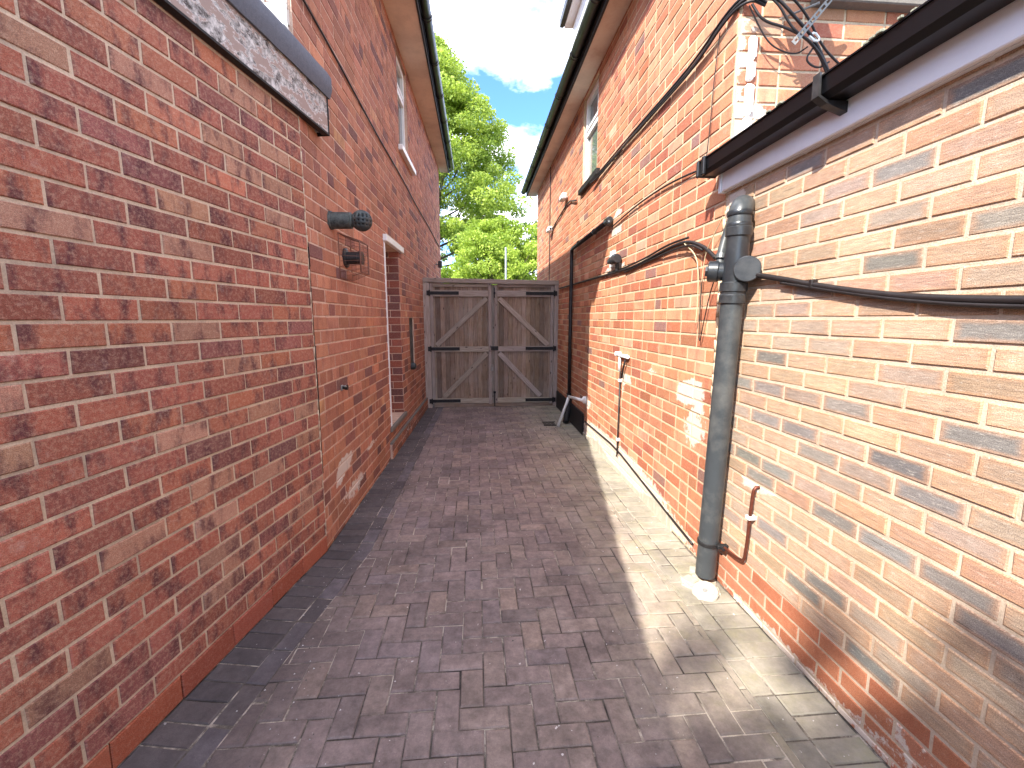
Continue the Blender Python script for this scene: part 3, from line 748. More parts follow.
pb = [((104, 96, 94), 4), ((112, 102, 99), 3), ((96, 89, 88), 3)]
def border(fr, u0, u1, o0, o1, w, pal, clipn=None):
    u = u0
    while u < u1:
        e = J+prnd.uniform(0, .001); q = [fr.p(u+e, o0+e, 0), fr.p(u+w-e, o0+e, 0), fr.p(u+w-e, o1-e, 0), fr.p(u+e, o1-e, 0)]
        poly = [(p.x, p.y) for p in q]
        if clipn: poly = clip(poly, *clipn)
        if len(poly) > 2 and poly[0][1] < 8.35: paver(poly, pcol(pal))
        u += w
# mitre at the seam between the two left borders
bis = (F_NL.n+F_LH.n).normalized(); mt = V((-bis.y, bis.x, 0))
c_up = ((LX, LY), (mt.x, mt.y)); c_dn = ((LX, LY), (-mt.x, -mt.y))
border(F_NL, -.1, 5.2, .004, .204, .1, pb, c_dn); border(F_NL, -.1, 5.2, .204, .304, .2, pb+[((118, 110, 112), 9)], c_dn)
border(F_LH, -.1, 5.6, .004, .204, .1, pb, c_up); border(F_LH, -.1, 5.6, .204, .304, .2, pb+[((116, 108, 110), 9)], c_up)
prr = [((132, 124, 116), 3), ((122, 114, 110), 3), ((140, 130, 120), 2)]
border(F_RH, -4.6, 5.8, .004, .204, .1, prr); border(F_RH, -4.6, 5.8, .204, .304, .2, prr)
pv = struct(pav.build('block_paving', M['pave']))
g0 = MB(); g0.v += [(-3.0, -3, -.0052), (3., -3, -.0052), (3., 8.36, -.0052), (-3.0, 8.36, -.0052)]; 
g0.v = [(-2.2, -3, -.0052), (1.6, -3, -.0052), (1.6, 8.36, -.0052), (-1.6, 8.36, -.0052)]; g0.face([0, 1, 2, 3])
struct(g0.build('joint_sand', M['joint']))
# loose grit and crumbs on the paving
mb = MB(); grnd = random.Random(5)
for i in range(900):
    y = grnd.uniform(.9, 7.5); x = grnd.gauss(-.85, .12)+ (y-2)*.03 if grnd.random() < .45 else grnd.uniform(-1.0, 1.4); s_ = grnd.uniform(.0015, .0048)
    if x < F_NL.p((LY-y), .01, 0).x and y < LY: continue
    if x < F_LH.p(lh(y), .02, 0).x and y >= LY: continue
    o = len(mb.v); g_ = grnd.choice([.5, .38, .62, .12, .08, .2]); c = (g_, g_*.95, g_*.88)
    for (a, b, c_) in ((1, 0, 0), (-.4, .9, 0), (-.6, -.8, 0), (0, 0, 1)): mb.v.append((x+a*s_*grnd.uniform(.7, 1.5), y+b*s_*grnd.uniform(.7, 1.6), .001+c_*s_))
    mb.face([o, o+1, o+3], 0, c); mb.face([o+1, o+2, o+3], 0, c); mb.face([o+2, o, o+3], 0, c)
gm, nt, b, o_ = newmat('grit'); gg = G(nt); gg.l(gg.n('ShaderNodeAttribute', attribute_name='bc').outputs['Color'], b.inputs['Base Color']); b.inputs['Roughness'].default_value = .95
gr = mb.build('loose_grit', gm); gr['kind'] = 'stuff'; gr['label'] = 'loose pale and dark grit scattered over the block paving'

# ================================================================== GATE
GY = 7.8
gate = thing('wooden_gate', 'weathered grey wooden double gate with diagonal braces across the end of the passage', 'gate', (.3, GY, 0))
def gx(zx): return -.831+(zx-122)/265.9
def gz(zy): return 2.235-(zy-88)/258.
def gcol(): f = random.gauss(1, .09); return (f, f*random.gauss(1, .02), f*random.gauss(1, .03))
def mbx(x0, x1, y0, y1, z0, z1, mat, name, parent, bev=.004):
    mb = MB(); mb.box((x0, y0, z0), (x1, y1, z1), 0, gcol(), bev); return mb.build(name, M[mat], parent)
mbx(gx(413), gx(428), GY+.034, GY+.054, .05, 2.15, 'rail', 'cover_strip', gate)
mbx(-.76, 1.39, GY+.056, GY+.085, 2.02, 2.16, 'rail', 'header_board', gate)
mbx(-.915, gx(131), GY-.02, GY+.09, .0, 2.19, 'rail', 'gate_post', gate)
mbx(gx(708), 1.447, GY-.02, GY+.09, .0, 2.16, 'rail', 'gate_post', gate)
mb = MB(); mb.box((0, -.03, 0), (2.375, .10, .075), 0, (.95, .95, .95), .005, Matrix.Translation((-.92, GY, 2.195)) @ Matrix.Rotation(R(.9), 4, 'Y'))
mb.build('top_beam', M['rail'], gate)
def leaf(side):
    l = bpy.data.objects.new('gate_leaf', None); C.objects.link(l); l.parent = gate; l['_o'] = list(gate['_o'])
    x0, x1 = (gx(133), gx(414)) if side < 0 else (gx(427), gx(706))
    mb = MB(); x = x0+.004; top = 2.185 if side < 0 else 2.152; nb = 13; kk = 1.; w = (x1-x0-.008)/nb
    for i in range(nb):
        mb.box((x+.0002, GY+.032+random.uniform(0, .003), .075), (x+w-.0002, GY+.052, top-random.uniform(0, .006)), 0, tuple(q*kk for q in gcol()), .006); x += w; kk = random.choice((.78, .9, 1, 1.08, 1.15))
    mb.build('boarding', M['wood'], l)
    st = .055
    def rl(n, a0, a1, b0, b1, y0=GY, y1=GY+.0315): mbx(a0, a1, y0, y1, b0, b1, 'rail', n, l)
    rl('stile', x0, x0+st, .075, top, GY-.002); rl('stile', x1-st, x1, .05, top, GY-.002)
    for (za, zb) in ((133, 160), (383, 407), (622, 645)): rl('rail', x0+st+.001, x1-st-.001, gz(zb), gz(za))
    rl('rail', x0+st+.001, x1-st-.001, gz(118), gz(104), GY+.006)
    for (za, zb) in ((163, 382), (409, 620)):
        a = V((x1-st-.01, 0, gz(za))) if side < 0 else V((x0+st+.01, 0, gz(za)))
        b_ = V((x0+st+.02, 0, gz(zb))) if side < 0 else V((x1-st-.02, 0, gz(zb)))
        if zb == 620: b_.x += (.11 if side < 0 else -.13)
        d = (b_-a); L = d.length-.05; ang = math.atan2(d.z, d.x); mid = (a+b_)/2
        mb = MB(); mb.box((-L/2, 0, -.043), (L/2, .026, .043), 0, gcol(), .004, Matrix.Translation((mid.x, GY+.004, mid.z)) @ Matrix.Rotation(-ang, 4, 'Y')); mb.build('brace', M['rail'], l)
    for zc in (145, 393, 633):
        mb = MB(); z = gz(zc); xh = x0-.005 if side < 0 else x1+.005; s_ = 1 if side < 0 else -1
        mb.box((xh, GY-.010, z-.028), (xh+s_*.50, GY-.0025, z+.028), bev=.002)
        mb.box((xh-s_*.05, GY-.03, z-.04), (xh+s_*.01, GY-.012, z+.04), bev=.003); mb.cyl((xh, GY-.03, z-.05), (xh, GY-.03, z+.05), [(0, .012), (1, .012)], 10)
        for k in range(5): mb.cyl((xh+s_*(.08+k*.09), GY-.010, z), (xh+s_*(.08+k*.09), GY-.016, z), [(0, .009), (1, .006)], 8)
        mb.build('strap_hinge', M['iron'], l)
leaf(-1); leaf(1)
mb = MB(); mb.box((gx(414)-.012, GY-.016, gz(400)), (gx(445), GY-.006, gz(382)), bev=.003); mb.tube([(gx(430), GY-.02, gz(391)), (gx(430), GY-.05, gz(391)), (gx(440), GY-.05, gz(391))], .008, 8)
mb.build('latch', M['iron'], gate)
mb = MB(); mb.tube([(gx(428), GY-.012, gz(120)), (gx(428), GY-.012, gz(165))], .008, 8); mb.box((gx(424), GY-.02, gz(150)), (gx(433), GY-.004, gz(140)), bev=.002); mb.build('bolt', M['iron'], gate)
mb = MB(); mb.tube([(gx(427), GY-.012, gz(590)), (gx(427), GY-.012, .02)], .009, 8); mb.box((gx(421), GY-.02, gz(600)), (gx(433), GY-.004, gz(590)), bev=.002); mb.build('drop_bolt', M['iron'], gate)
mb = MB(); mb.box((gx(410), GY-.04, gz(495)), (gx(422), GY-.01, gz(478)), bev=.005); mb.tube([(gx(412), GY-.025, gz(479)), (gx(412), GY-.025, gz(466)), (gx(420), GY-.025, gz(466)), (gx(420), GY-.025, gz(479))], .004, 8, smoothpath=1); mb.build('padlock', M['galv'], gate)
mb = MB(); mb.box((-.76, GY+.02, .004), (1.39, GY+.07, .065), bev=.004); mb.build('threshold_board', M['wood'], gate)

# ================================================================== FITTINGS ON THE LEFT HOUSE
# flue pipe with ball shaped terminal
c = F_LH.p(lh(3.36), 0, 2.27)
fl = thing('flue_terminal', 'dark ball ended flue pipe sticking out of the left wall above the wire cage', 'flue', tuple(c))
mb = MB(); n = F_LH.n
mb.cyl(c-n*.02, c+n*.165, [(0, .06), (.12, .06), (.13, .064), (.2, .064), (.21, .058), (.93, .056), (.95, .045), (1, .045)], 28)
mb.build('pipe', M['flue'], fl, True)
bm = bmesh.new(); bmesh.ops.create_uvsphere(bm, u_segments=28, v_segments=16, radius=.073)
# punched slots
sel = [f for f in bm.faces if abs(f.calc_center_median().z) < .055 and (int(math.degrees(math.atan2(f.calc_center_median().y, f.calc_center_median().x))/12.857+200) % 2 == 0) and (int((f.calc_center_median().z+.1)*100/1.5) % 2 == 0)]
r_ = bmesh.ops.inset_individual(bm, faces=sel, thickness=.0022, depth=-.006)
mb = MB()
selset = set(sel)
bm.normal_update(); bm.verts.index_update(); o = len(mb.v); Mx = Matrix.Translation(c+n*.225)
for v in bm.verts: mb.v.append(tuple(Mx @ v.co))
for f in bm.faces: mb.face([o+v.index for v in f.verts], 1 if f in selset else 0, smooth=f not in selset)
bm.free()
mb.build('ball_cap', [M['flue'], M['dark']], fl)
# boiler flue with wire guard
c = F_LH.p(lh(3.66), 0, 2.05)
fg = thing('flue_guard', 'brown wire cage over a black flue stub on the left brick wall', 'flue', tuple(c))
mb = MB(); mb.cyl(c, c+n*.02, [(0, .075), (.7, .075), (1, .062)], 24); mb.cyl(c+n*.02, c+n*.14, [(0, .048), (.7, .048), (.72, .052), (1, .05)], 24); mb.build('flue_stub', M['black'], fg, True)
mb = MB(); t = F_LH.t; W2 = .15; H2 = .165
def gpnt(a, b, o_): return c+t*a+V((0, 0, b))+n*o_
mb.tube([gpnt(-W2, -H2, .004), gpnt(W2, -H2, .004), gpnt(W2, H2, .004), gpnt(-W2, H2, .004), gpnt(-W2, -H2, .004)], .0045, 6)
mb.tube([gpnt(-W2*.75, -H2*.7, .15), gpnt(W2*.75, -H2*.7, .15), gpnt(W2*.75, H2*.7, .15), gpnt(-W2*.75, H2*.7, .15), gpnt(-W2*.75, -H2*.7, .15)], .0055, 6)
for i in range(-3, 4):
    f = i/3
    mb.tube([gpnt(W2*f, -H2, .004), gpnt(W2*f*.75, -H2*.7, .15), gpnt(W2*f*.75, H2*.7, .15), gpnt(W2*f, H2, .004)], .0017, 5)
for i in range(-4, 5):
    f = i/4
    mb.tube([gpnt(-W2, H2*f, .004), gpnt(-W2*.75, H2*f*.7, .15), gpnt(W2*.75, H2*f*.7, .15), gpnt(W2, H2*f, .004)], .0017, 5)
mb.build('wire_cage', M['wire'], fg)
# stub of an old tap
c = F_LH.p(lh(3.40), 0, 1.06)
tp = thing('pipe_stub', 'short dark capped pipe stub on the left wall below the flues', 'pipe', tuple(c))
mb = MB(); mb.cyl(c-n*.01, c+n*.05, [(0, .012), (.6, .012), (.62, .019), (1, .018)], 14); mb.build('stub', M['iron'], tp, True)
mb = MB(); mb.tube([c+n*.04+V((0, 0, .005)), c+n*.045+t*-.04+V((0, 0, .018)), c+n*.04+t*-.055+V((0, 0, .018))], .006, 8); mb.box((-.02, -.0, -.02), (.02, .012, .02), bev=.003, M4=Matrix.Translation(c) @ F_LH.mat().to_3x3().to_4x4()); mb.build('backplate', M['galv'], tp)
# bell at the foot of the recess
c = F_LH.p(lh(6.40), .03, .90)
mb = MB(); mb.cyl(c-n*.03, c+n*.05, [(0, .045), (.5, .052), (.8, .045), (1, .02)], 18)
tag(mb.build('vent_cap', M['flue'], None, True), 'grey round cap at the foot of the narrow wall recess near the gate', 'vent')
# small lantern/camera beyond the gate
c = F_LH.p(lh(9.75), 0, 2.72)
ll = thing('security_light', 'small black security light on the far end of the left wall above the gate', 'light', tuple(c))
mb = MB(); mb.tube([c, c+n*.07], .012, 8); mb.build('bracket', M['galv'], ll)
mb = MB(); mb.box((-.05, .06, -.07), (.05, .14, .07), bev=.012, M4=Matrix.Translation(c) @ F_LH.mat().to_3x3().to_4x4()); mb.build('lamp_body', M['black'], ll)
def cable(name, label, pts, r, mat, smooth=2, cat='cable', extra=None, group=None):
    mb = MB(); mb.tube(pts, r, 8, smoothpath=smooth)
    for e in (extra or []): mb.tube(e[0], e[1], 7, smoothpath=2)
    return tag(mb.build(name, M[mat]), label, cat, group)
pl_ = []
for i in range(12):
    y = 2.93+i*(10.5-2.93)/11; pl_.append(F_LH.p(lh(y), .014, 3.50-.30*i/11+.012*math.sin(i*1.7)))
cable('wall_cable', 'long thin dark cable sloping along the upper left house wall', [V((-1.12, 2.89, 3.53)), V((-1.05, 2.895, 3.53))]+pl_, .0075, 'cable', 1)
cable('wall_cable', 'thin red wire looping over the white painted patch at top left', [V((-1.45, 2.88, 3.60)), V((-1.30, 2.88, 3.46)), V((-1.18, 2.88, 3.40)), V((-1.06, 2.88, 3.41))], .004, 'cable_red')

# ================================================================== FITTINGS ON THE RIGHT
def w(y, z, o=.02): return V((RX-o, y, z))
# black conduit: along and down the wall
bp = thing('drainpipe', 'thin black pipe running along the right wall then down beside the gate', 'pipe', (RX-.05, 6.55, 0))
mb = MB(); mb.tube([w(4.80, 2.60, .045), w(6.45, 2.585, .045), w(6.55, 2.57, .045), w(6.56, 2.47, .045), w(6.56, 1.4, .045), w(6.56, .42, .045)], .028, 12); mb.build('pipe', M['black'], bp)
mb = MB(); mb.cyl(w(4.70, 2.60, .045), w(4.84, 2.60, .045), [(0, .03), (.1, .04), (.8, .04), (1, .03)], 16); mb.tube([w(4.72, 2.60, .045), w(4.70, 2.55, .05)], .028, 12); mb.build('end_fitting', M['soil_dark'], bp)
for yy in (5.3, 6.1): mb = MB(); mb.cyl(w(yy, 2.595, .045), w(yy+.03, 2.595, .045), [(0, .034), (1, .034)], 14); mb.build('pipe_clip', M['black'], bp)
mb = MB(); mb.cyl(w(6.56, .45, .045), w(6.56, .33, .045), [(0, .036), (1, .036)], 16); mb.tube([w(6.56, .36, .045), w(6.53, .2, .06), w(6.42, .02, .12)], .045, 12, smoothpath=1); mb.build('shoe', M['iron'], bp)
wp = thing('waste_pipe', 'white waste pipe leaving the right wall and slanting down to the grate by the gate', 'pipe', (RX-.1, 6.0, 0))
mb = MB(); mb.tube([w(5.70, .50, .0), w(5.70, .50, .06), w(5.78, .50, .09), w(6.30, .44, .10)], .021, 12); mb.build('pipe', M['white'], wp)
mb = MB(); mb.cyl(w(5.70, .50, .0), w(5.70, .50, .05), [(0, .05), (.6, .05), (1, .03)], 16); mb.build('wall_collar', M['white'], wp)
mb = MB(); mb.tube([w(6.28, .43, .11), w(6.30, .33, .14), w(6.24, .01, .27)], .021, 12); mb.build('down_leg', M['white'], wp)
mb = MB()
for i in range(8): mb.box((1.0+i*.022, 6.33, .004), (1.009+i*.022, 6.53, .012), bev=.002)
mb.box((.985, 6.315, .002), (1.19, 6.33, .012)); mb.box((.985, 6.531, .002), (1.19, 6.546, .012))
tag(mb.build('drain_grate', M['iron']), 'small square drain grate in the paving in front of the gate', 'drain')
# dark damp-proof skirting pieces in the corner
mb = MB(); mb.box((RX-.03, 5.75, .0), (RX+.003, 7.72, .30), bev=.006); mb.build('bitumen_band', M['iron'], house_r)
# soil stack
sp = thing('soil_stack', 'grey plastic soil stack with elbow and access cap where the two right walls meet', 'pipe', (1.355, 2.35, 0))
top = V((1.362, 2.285, 1.70)); bot = V((1.362, 2.362, .05))
mb = MB(); mb.cyl(bot, top, [(0, .056), (1, .056)], 36); mb.build('pipe', M['soil'], sp, True)
up = (top-bot).normalized()
mb = MB(); mb.cyl(top-up*.04, top+up*.10, [(0, .058), (.02, .066), (.3, .066), (.34, .062), (.42, .062), (.45, .068), (.75, .068), (.8, .058), (1, .058)], 36); mb.build('socket', M['soil_dark'], sp, True)
j = top+up*.13
mb = MB(); mb.cyl(top+up*.05, top+up*.36, [(0, .057), (.25, .060), (.5, .060), (.6, .057), (.8, .057), (.82, .064), (.95, .064), (.97, .057), (1, .057)], 36)
acd = V((-.42, -.90, .0)).normalized()
mb.build('branch_body', M['soil_dark'], sp, True)
# access cap pointing toward the passage, near side
ac0 = j+V((.02, 0, 0)); acd = V((-.55, -.83, -.02)).normalized(); side = V((.83, -.55, 0))
cc = j+V((.03, -.06, .0))
mb = MB(); mb.cyl(cc-acd*.05, cc+acd*.045, [(0, .05), (.4, .055), (.45, .060), (.8, .060), (.82, .064), (.97, .064), (1, .060)], 40); mb.build('access_cap', M['soil_dark'], sp, True)
c2 = j+V((-.06, .06, .0)); d2 = V((-.75, .45, .05)).normalized()
mb = MB(); mb.cyl(c2-d2*.06, c2+d2*.05, [(0, .045), (.5, .05), (.55, .056), (.95, .056), (1, .050)], 32); mb.cyl(c2+d2*.049, c2+d2*.062, [(0, .03), (1, .028)], 6); mb.build('side_boss', M['soil_dark'], sp, True)
# upper bends going into the wall
k0 = top+up*.30
mb = MB(); pth = [k0, k0+V((0, 0, .05)), k0+V((0, 0, .10)), k0+V((.010, .01, .14)), k0+V((.04, .045, .165)), k0+V((.10, .11, .165))]
mb.tube(pth, .057, 28, smoothpath=2); mb.build('elbow', M['soil'], sp)
for q in (.055, .115): mb = MB(); mb.cyl(k0+V((.0, 0, q-.012)), k0+V((.0, 0, q+.012)), [(0, .0605), (.3, .063), (.7, .063), (1, .0605)], 36); mb.build('elbow_ring', M['soil_dark'], sp, True)
mb = MB(); s0_ = c2+V((0.01, 0, .03)); mb.tube([s0_, s0_+V((.004, .01, .05)), s0_+V((.03, .02, .15)), s0_+V((.055, .015, .24))], .022, 16, smoothpath=1); mb.cyl(s0_+V((.0, 0, .035)), s0_+V((.006, .005, .06)), [(0, .028), (1, .028)], 16); mb.build('overflow_pipe', M['soil'], sp)
cz = bot+up*.215
mb = MB(); mb.cyl(cz-up*.013, cz+up*.013, [(0, .058), (.1, .0615), (.9, .0615), (1, .058)], 32); mb.box((cz.x+.02, cz.y-.075, cz.z-.012), (cz.x+.085, cz.y-.045, cz.z+.012), bev=.004); mb.cyl((cz.x+.04, cz.y-.10, cz.z), (cz.x+.04, cz.y-.04, cz.z), [(0, .008), (1, .008)], 8); mb.build('pipe_bracket', M['iron'], sp, False)
# gully cover and cement at its foot
gc = thing('gully_cover', 'round whitened gully cover at the foot of the grey soil stack', 'drain', (1.30, 2.26, 0))
mb = MB(); cpt = V((1.303, 2.245, .0)); tilt = V((-.28, -.30, 1)).normalized()
mb.cyl(cpt+V((0, 0, .012)), cpt+V((0, 0, .012))+tilt*.018, [(0, .07), (.4, .072), (.8, .066), (.85, .05), (1, .048)], 30); mb.build('cover', M['cement'], gc, True)
mb = MB(); mb.cyl(cpt+V((0, 0, .012))+tilt*.018, cpt+V((0, 0, .012))+tilt*.024, [(0, .014), (1, .010)], 12); mb.build('screw', M['galv'], gc)
mb = MB(); rr_ = random.Random(9)
for i in range(24):
    a = rr_.uniform(0, 6.28); d = rr_.uniform(.03, .14); x = min(1.43, 1.345+d*math.cos(a)*.7); y = 2.34+d*math.sin(a); s_ = rr_.uniform(.02, .045)
    mb.box((x-s_, y-s_*rr_.uniform(.6, 1.5), -.01), (x+s_, y+s_, rr_.uniform(.004, .02)), bev=.005, M4=Matrix.Translation((x, y, 0)) @ Matrix.Rotation(rr_.uniform(0, 3), 4, 'Z') @ Matrix.Translation((-x, -y, 0)))
mb.build('cement_haunch', M['cement'], gc)
# copper pipe out of the extension wall
cp = thing('copper_pipe', 'thin brown pipe with white clip on the tan wall beside the soil stack', 'pipe', (1.43, 2.1, 0))
mb = MB(); mb.tube([w(2.065, .715, -.01), w(2.065, .715, .025), w(2.07, .66, .03), w(2.085, .32, .03), w(2.11, .275, .03), w(2.30, .262, .03), w(2.40, .26, .03)], .0085, 10, smoothpath=1); mb.build('pipe', M['copper'], cp)
mb = MB(); mb.box((RX-.045, 2.06, .535), (RX+.0, 2.094, .555), bev=.003); mb.build('clip', M['white'], cp)
# plastered-over wall plate above it
# tap with its supply pipe
tp = thing('outside_tap', 'white capped pipe tee with thin black pipe running down the sunny right wall', 'pipe', (RX, 4.25, 0))
mb = MB(); mb.tube([w(4.36, 1.215, .03), w(4.04, 1.222, .03)], .018, 10); mb.tube([w(4.27, 1.21, .03), w(4.27, 1.06, .03)], .014, 10); mb.tube([w(4.33, 1.23, -.01), w(4.33, 1.23, .06)], .022, 10); mb.build('tee', M['white'], tp)
mb = MB(); mb.tube([w(4.10, 1.19, .03), w(4.16, 1.10, .03), w(4.20, 1.0, .025)], .010, 8); mb.tube([w(4.265, 1.06, .022), w(4.275, .2, .022), w(4.29, .17, .022)], .008, 8); mb.build('supply_pipe', M['cable'], tp)
for z_ in (.95, .34): mb = MB(); mb.box((RX-.035, 4.25, z_), (RX, 4.29, z_+.03), bev=.004); mb.build('clip', M['white'], tp)
# flue vent
vt = thing('wall_vent', 'small grey ribbed vent pipe beside a white plate on the right wall', 'vent', (RX, 4.4, 0))
mb = MB(); mb.box((RX-.03, 4.60, 2.11), (RX, 4.72, 2.28), bev=.004); mb.build('plate', M['white'], vt)
mb = MB(); mb.cyl(w(4.62, 2.165, .06), w(4.36, 2.165, .06), [(0, .028), (.25, .028), (.27, .04), (.4, .04), (.45, .03), (.55, .04), (.72, .045), (.75, .052), (.85, .052), (.9, .045), (1, .04)], 20); mb.tube([w(4.42, 2.15, .05), w(4.45, 2.06, .03)], .02, 10); mb.build('vent_pipe', M['soil_dark'], vt, True)
# small white sensors
for (y, z, lb) in ((7.2, 3.46, 'white sensor box just below the end of the upper right window sill'), (8.5, 3.22, 'white bullet sensor lower and farther along the right house wall')):
    s_ = thing('sensor', lb, 'sensor', (RX, y, z), 'sensors on the right house wall')
    mb = MB(); mb.box((RX-.11, y-.13, z-.045), (RX-.02, y+.10, z+.05), bev=.02); mb.build('housing', M['white'], s_)
    mb = MB(); mb.cyl((RX-.02, y, z), (RX, y, z), [(0, .02), (1, .035)], 12); mb.build('mount', M['white'], s_)
    if y > 8: mb = MB(); mb.cyl((RX-.065, y-.13, z), (RX-.065, y-.136, z), [(0, .022), (1, .02)], 12); mb.build('lens', M['black'], s_)
cable('wall_cable', 'thin dark cable hanging straight down the far right house wall', [w(8.7, 4.4), w(8.72, 3.4), w(8.72, 2.2), w(8.72, 1.9)], .008, 'cable', 1)
cable('wall_cable', 'dark cable linking the two white sensors on the right wall', [w(6.4, 3.22, .03), w(7.0, 3.36), w(7.6, 3.30), w(8.1, 3.26), w(8.4, 3.22)], .011, 'cable', 1)
# main bundle of aerial cables
main = [V((1.56, 2.50, 3.24)), V((1.47, 2.50, 3.28)), w(2.62, 3.255, .035), w(2.95, 3.19, .03), w(3.4, 3.20, .025), w(3.9, 3.215, .025), w(4.6, 3.215), w(5.2, 3.205, .03), w(5.5, 3.20, .06)]
mb = MB()
for k, (dz, do, r_) in enumerate(((0, 0, .010), (.018, .006, .007), (-.016, .004, .007))):
    mb.tube([p+V((-do, 0, dz+.006*math.sin(i*2.1+k))) for i, p in enumerate(main)], r_, 8, smoothpath=2)
tag(mb.build('cable_bundle', M['cable']), 'thick bundle of black cables sloping along the upper right house wall from the corner', 'cable')
loops = [[(1.47, 2.47, 3.27), (1.60, 2.45, 3.29), (1.75, 2.45, 3.18), (1.86, 2.46, 3.03), (1.96, 2.46, 2.95), (2.02, 2.50, 2.96)],
         [(1.46, 2.47, 3.25), (1.56, 2.44, 3.25), (1.70, 2.43, 3.12), (1.80, 2.43, 3.04), (1.90, 2.43, 2.88), (1.99, 2.42, 2.66)],
         [(1.47, 2.48, 3.22), (1.52, 2.46, 3.13), (1.65, 2.45, 3.10), (1.78, 2.44, 3.04), (1.87, 2.43, 2.92), (1.97, 2.43, 2.68)],
         [(1.47, 2.47, 3.28), (1.58, 2.44, 3.22), (1.68, 2.44, 3.08), (1.80, 2.43, 3.02), (1.92, 2.42, 2.84), (2.01, 2.42, 2.66)],
         [(1.46, 2.49, 3.22), (1.55, 2.49, 3.08), (1.62, 2.49, 3.02), (1.74, 2.49, 2.99), (1.80, 2.48, 3.03)],
         [(1.80, 2.44, 3.0), (1.76, 2.44, 2.94), (1.84, 2.44, 2.90), (1.90, 2.44, 2.94)]]
mb = MB()
for i, l_ in enumerate(loops): mb.tube([V(p) for p in l_], [.006, .008, .007, .006, .004, .005][i], 8, smoothpath=3)
tag(mb.build('cable_loops', M['cable']), 'tangled loops of black cable on the rear brick face at top right', 'cable')
mb = MB(); mb.tube([V((1.77, 2.43, 3.05)), V((1.80, 2.42, 3.02)), V((1.83, 2.43, 3.04)), V((1.80, 2.44, 3.08)), V((1.77, 2.43, 3.05))], .006, 8, smoothpath=1)
tag(mb.build('cable_tie', M['white']), 'white tie gathering the cable loops at top right', 'cable tie')
cable('wall_cable', 'thin dark cable dropping from the gutter end down to the black pipe', [w(2.64, 2.47, .03), w(2.95, 2.53), w(3.4, 2.57), w(3.95, 2.575), w(4.4, 2.55), w(4.7, 2.53)], .007, 'cable')
cable('wall_cable', 'hair thin dark wire falling from the cable bundle to the gutter end', [w(2.72, 3.22), w(2.76, 2.95), w(2.77, 2.7), w(2.80, 2.5)], .003, 'cable')
cable('wall_cable', 'thick dark cable drooping from the soil stack towards the gate', [w(2.55, 1.93, .05), w(2.72, 2.02, .03), w(2.95, 2.095, .03), w(3.25, 2.10), w(3.6, 2.07), w(4.0, 2.045), w(4.3, 2.045), w(5.0, 2.055), w(6.0, 2.07), w(7.6, 2.09)], .012, 'cable', 2, extra=[([w(2.95, 2.115, .03), w(3.3, 2.125), w(3.7, 2.085), w(4.3, 2.06), w(4.8, 2.07)], .008), ([w(2.72, 2.0, .045), w(2.9, 2.07, .045), w(3.5, 2.06), w(4.25, 2.02)], .007)])
cable('loose_wire', 'pale thin wires hanging in a loop beside the soil stack', [w(2.98, 2.08, .04), w(2.80, 1.98, .04), w(2.76, 1.85, .04), w(2.77, 1.65, .03), w(2.78, 1.55, .03)], .0035, 'cable_pale', 2, extra=[([w(2.50, 2.15, .05), w(2.68, 2.0, .04), w(2.73, 1.88, .03), w(2.74, 1.6, .03)], .003)])
cable('loose_wire', 'dark thin wire hanging below the soil stack junction', [w(2.52, 1.88, .04), w(2.62, 1.75, .03), w(2.68, 1.55, .03), w(2.72, 1.40, .03), w(2.735, 1.6, .03), w(2.73, 1.85, .03)], .0035, 'cable', 2)
cable('wall_cable', 'thick black cable drooping across the tan brick wall on the near right', [w(2.19, 1.80, .04), w(2.0, 1.762, .018), w(1.8, 1.719, .016), w(1.6, 1.682, .016), w(1.4, 1.652, .016), w(1.2, 1.634, .016), w(.9, 1.618, .016), w(.4, 1.618, .016), w(-.4, 1.63, .016)], .0135, 'cable', 2, extra=[([w(2.0, 1.745, .026), w(1.7, 1.690, .022), w(1.4, 1.640, .024), w(1.1, 1.610, .024), w(.6, 1.594, .02)], .007)])
mb = MB(); mb.box((RX-.03, 1.80, 1.708), (RX, 1.822, 1.745), bev=.004); tag(mb.build('cable_clip', M['cable']), 'small black clip holding the near right cable', 'clip')
cable('wall_cable', 'dark cable sloping along the foot of the sunny right wall', [w(5.66, .22), w(5.0, .235), w(4.35, .25), w(3.6, .17), w(3.0, .11), w(2.66, .08)], .0085, 'cable', 1)
# satellite bracket and dish
sb = thing('satellite_dish', 'galvanised slotted bracket arm of a satellite dish on the rear brick face at top right', 'satellite dish', (1.8, 2.5, 3.1))
mb = MB(); mb.tube([V((1.71, 2.53, 3.0)), V((1.80, 2.44, 3.14)), V((1.86, 2.40, 3.24))], .006, 6)
A = V((1.69, 2.44, 3.02)); B = V((1.845, 2.38, 3.22)); d = (B-A).normalized()
sd = V((0, 1, 0)).cross(d).normalized(); bn = d.cross(sd)
Mx = Matrix(((d.x, bn.x, sd.x, A.x), (d.y, bn.y, sd.y, A.y), (d.z, bn.z, sd.z, A.z), (0, 0, 0, 1)))
mb = MB(); L = (B-A).length; x = 0
while x < L-.03:
    mb.box((x, 0, -.014), (x+.012, .004, .014), M4=Mx); mb.box((x+.012, 0, -.014), (x+.034, .004, -.006), M4=Mx); mb.box((x+.012, 0, .006), (x+.034, .004, .014), M4=Mx); x += .034
mb.build('bracket_arm', M['galv'], sb)
mb = MB(); mb.tube([B, B+V((.05, -.02, .10)), V((1.60, 2.20, 3.46))], .009, 8); mb.tube([V((1.68, 2.56, 3.205)), V((1.80, 2.42, 3.205))], .006, 8); mb.build('mast', M['galv'], sb)
dc = V((1.55, 2.20, 3.50)); dn = V((.97, -.02, .12)).normalized(); bm = bmesh.new()
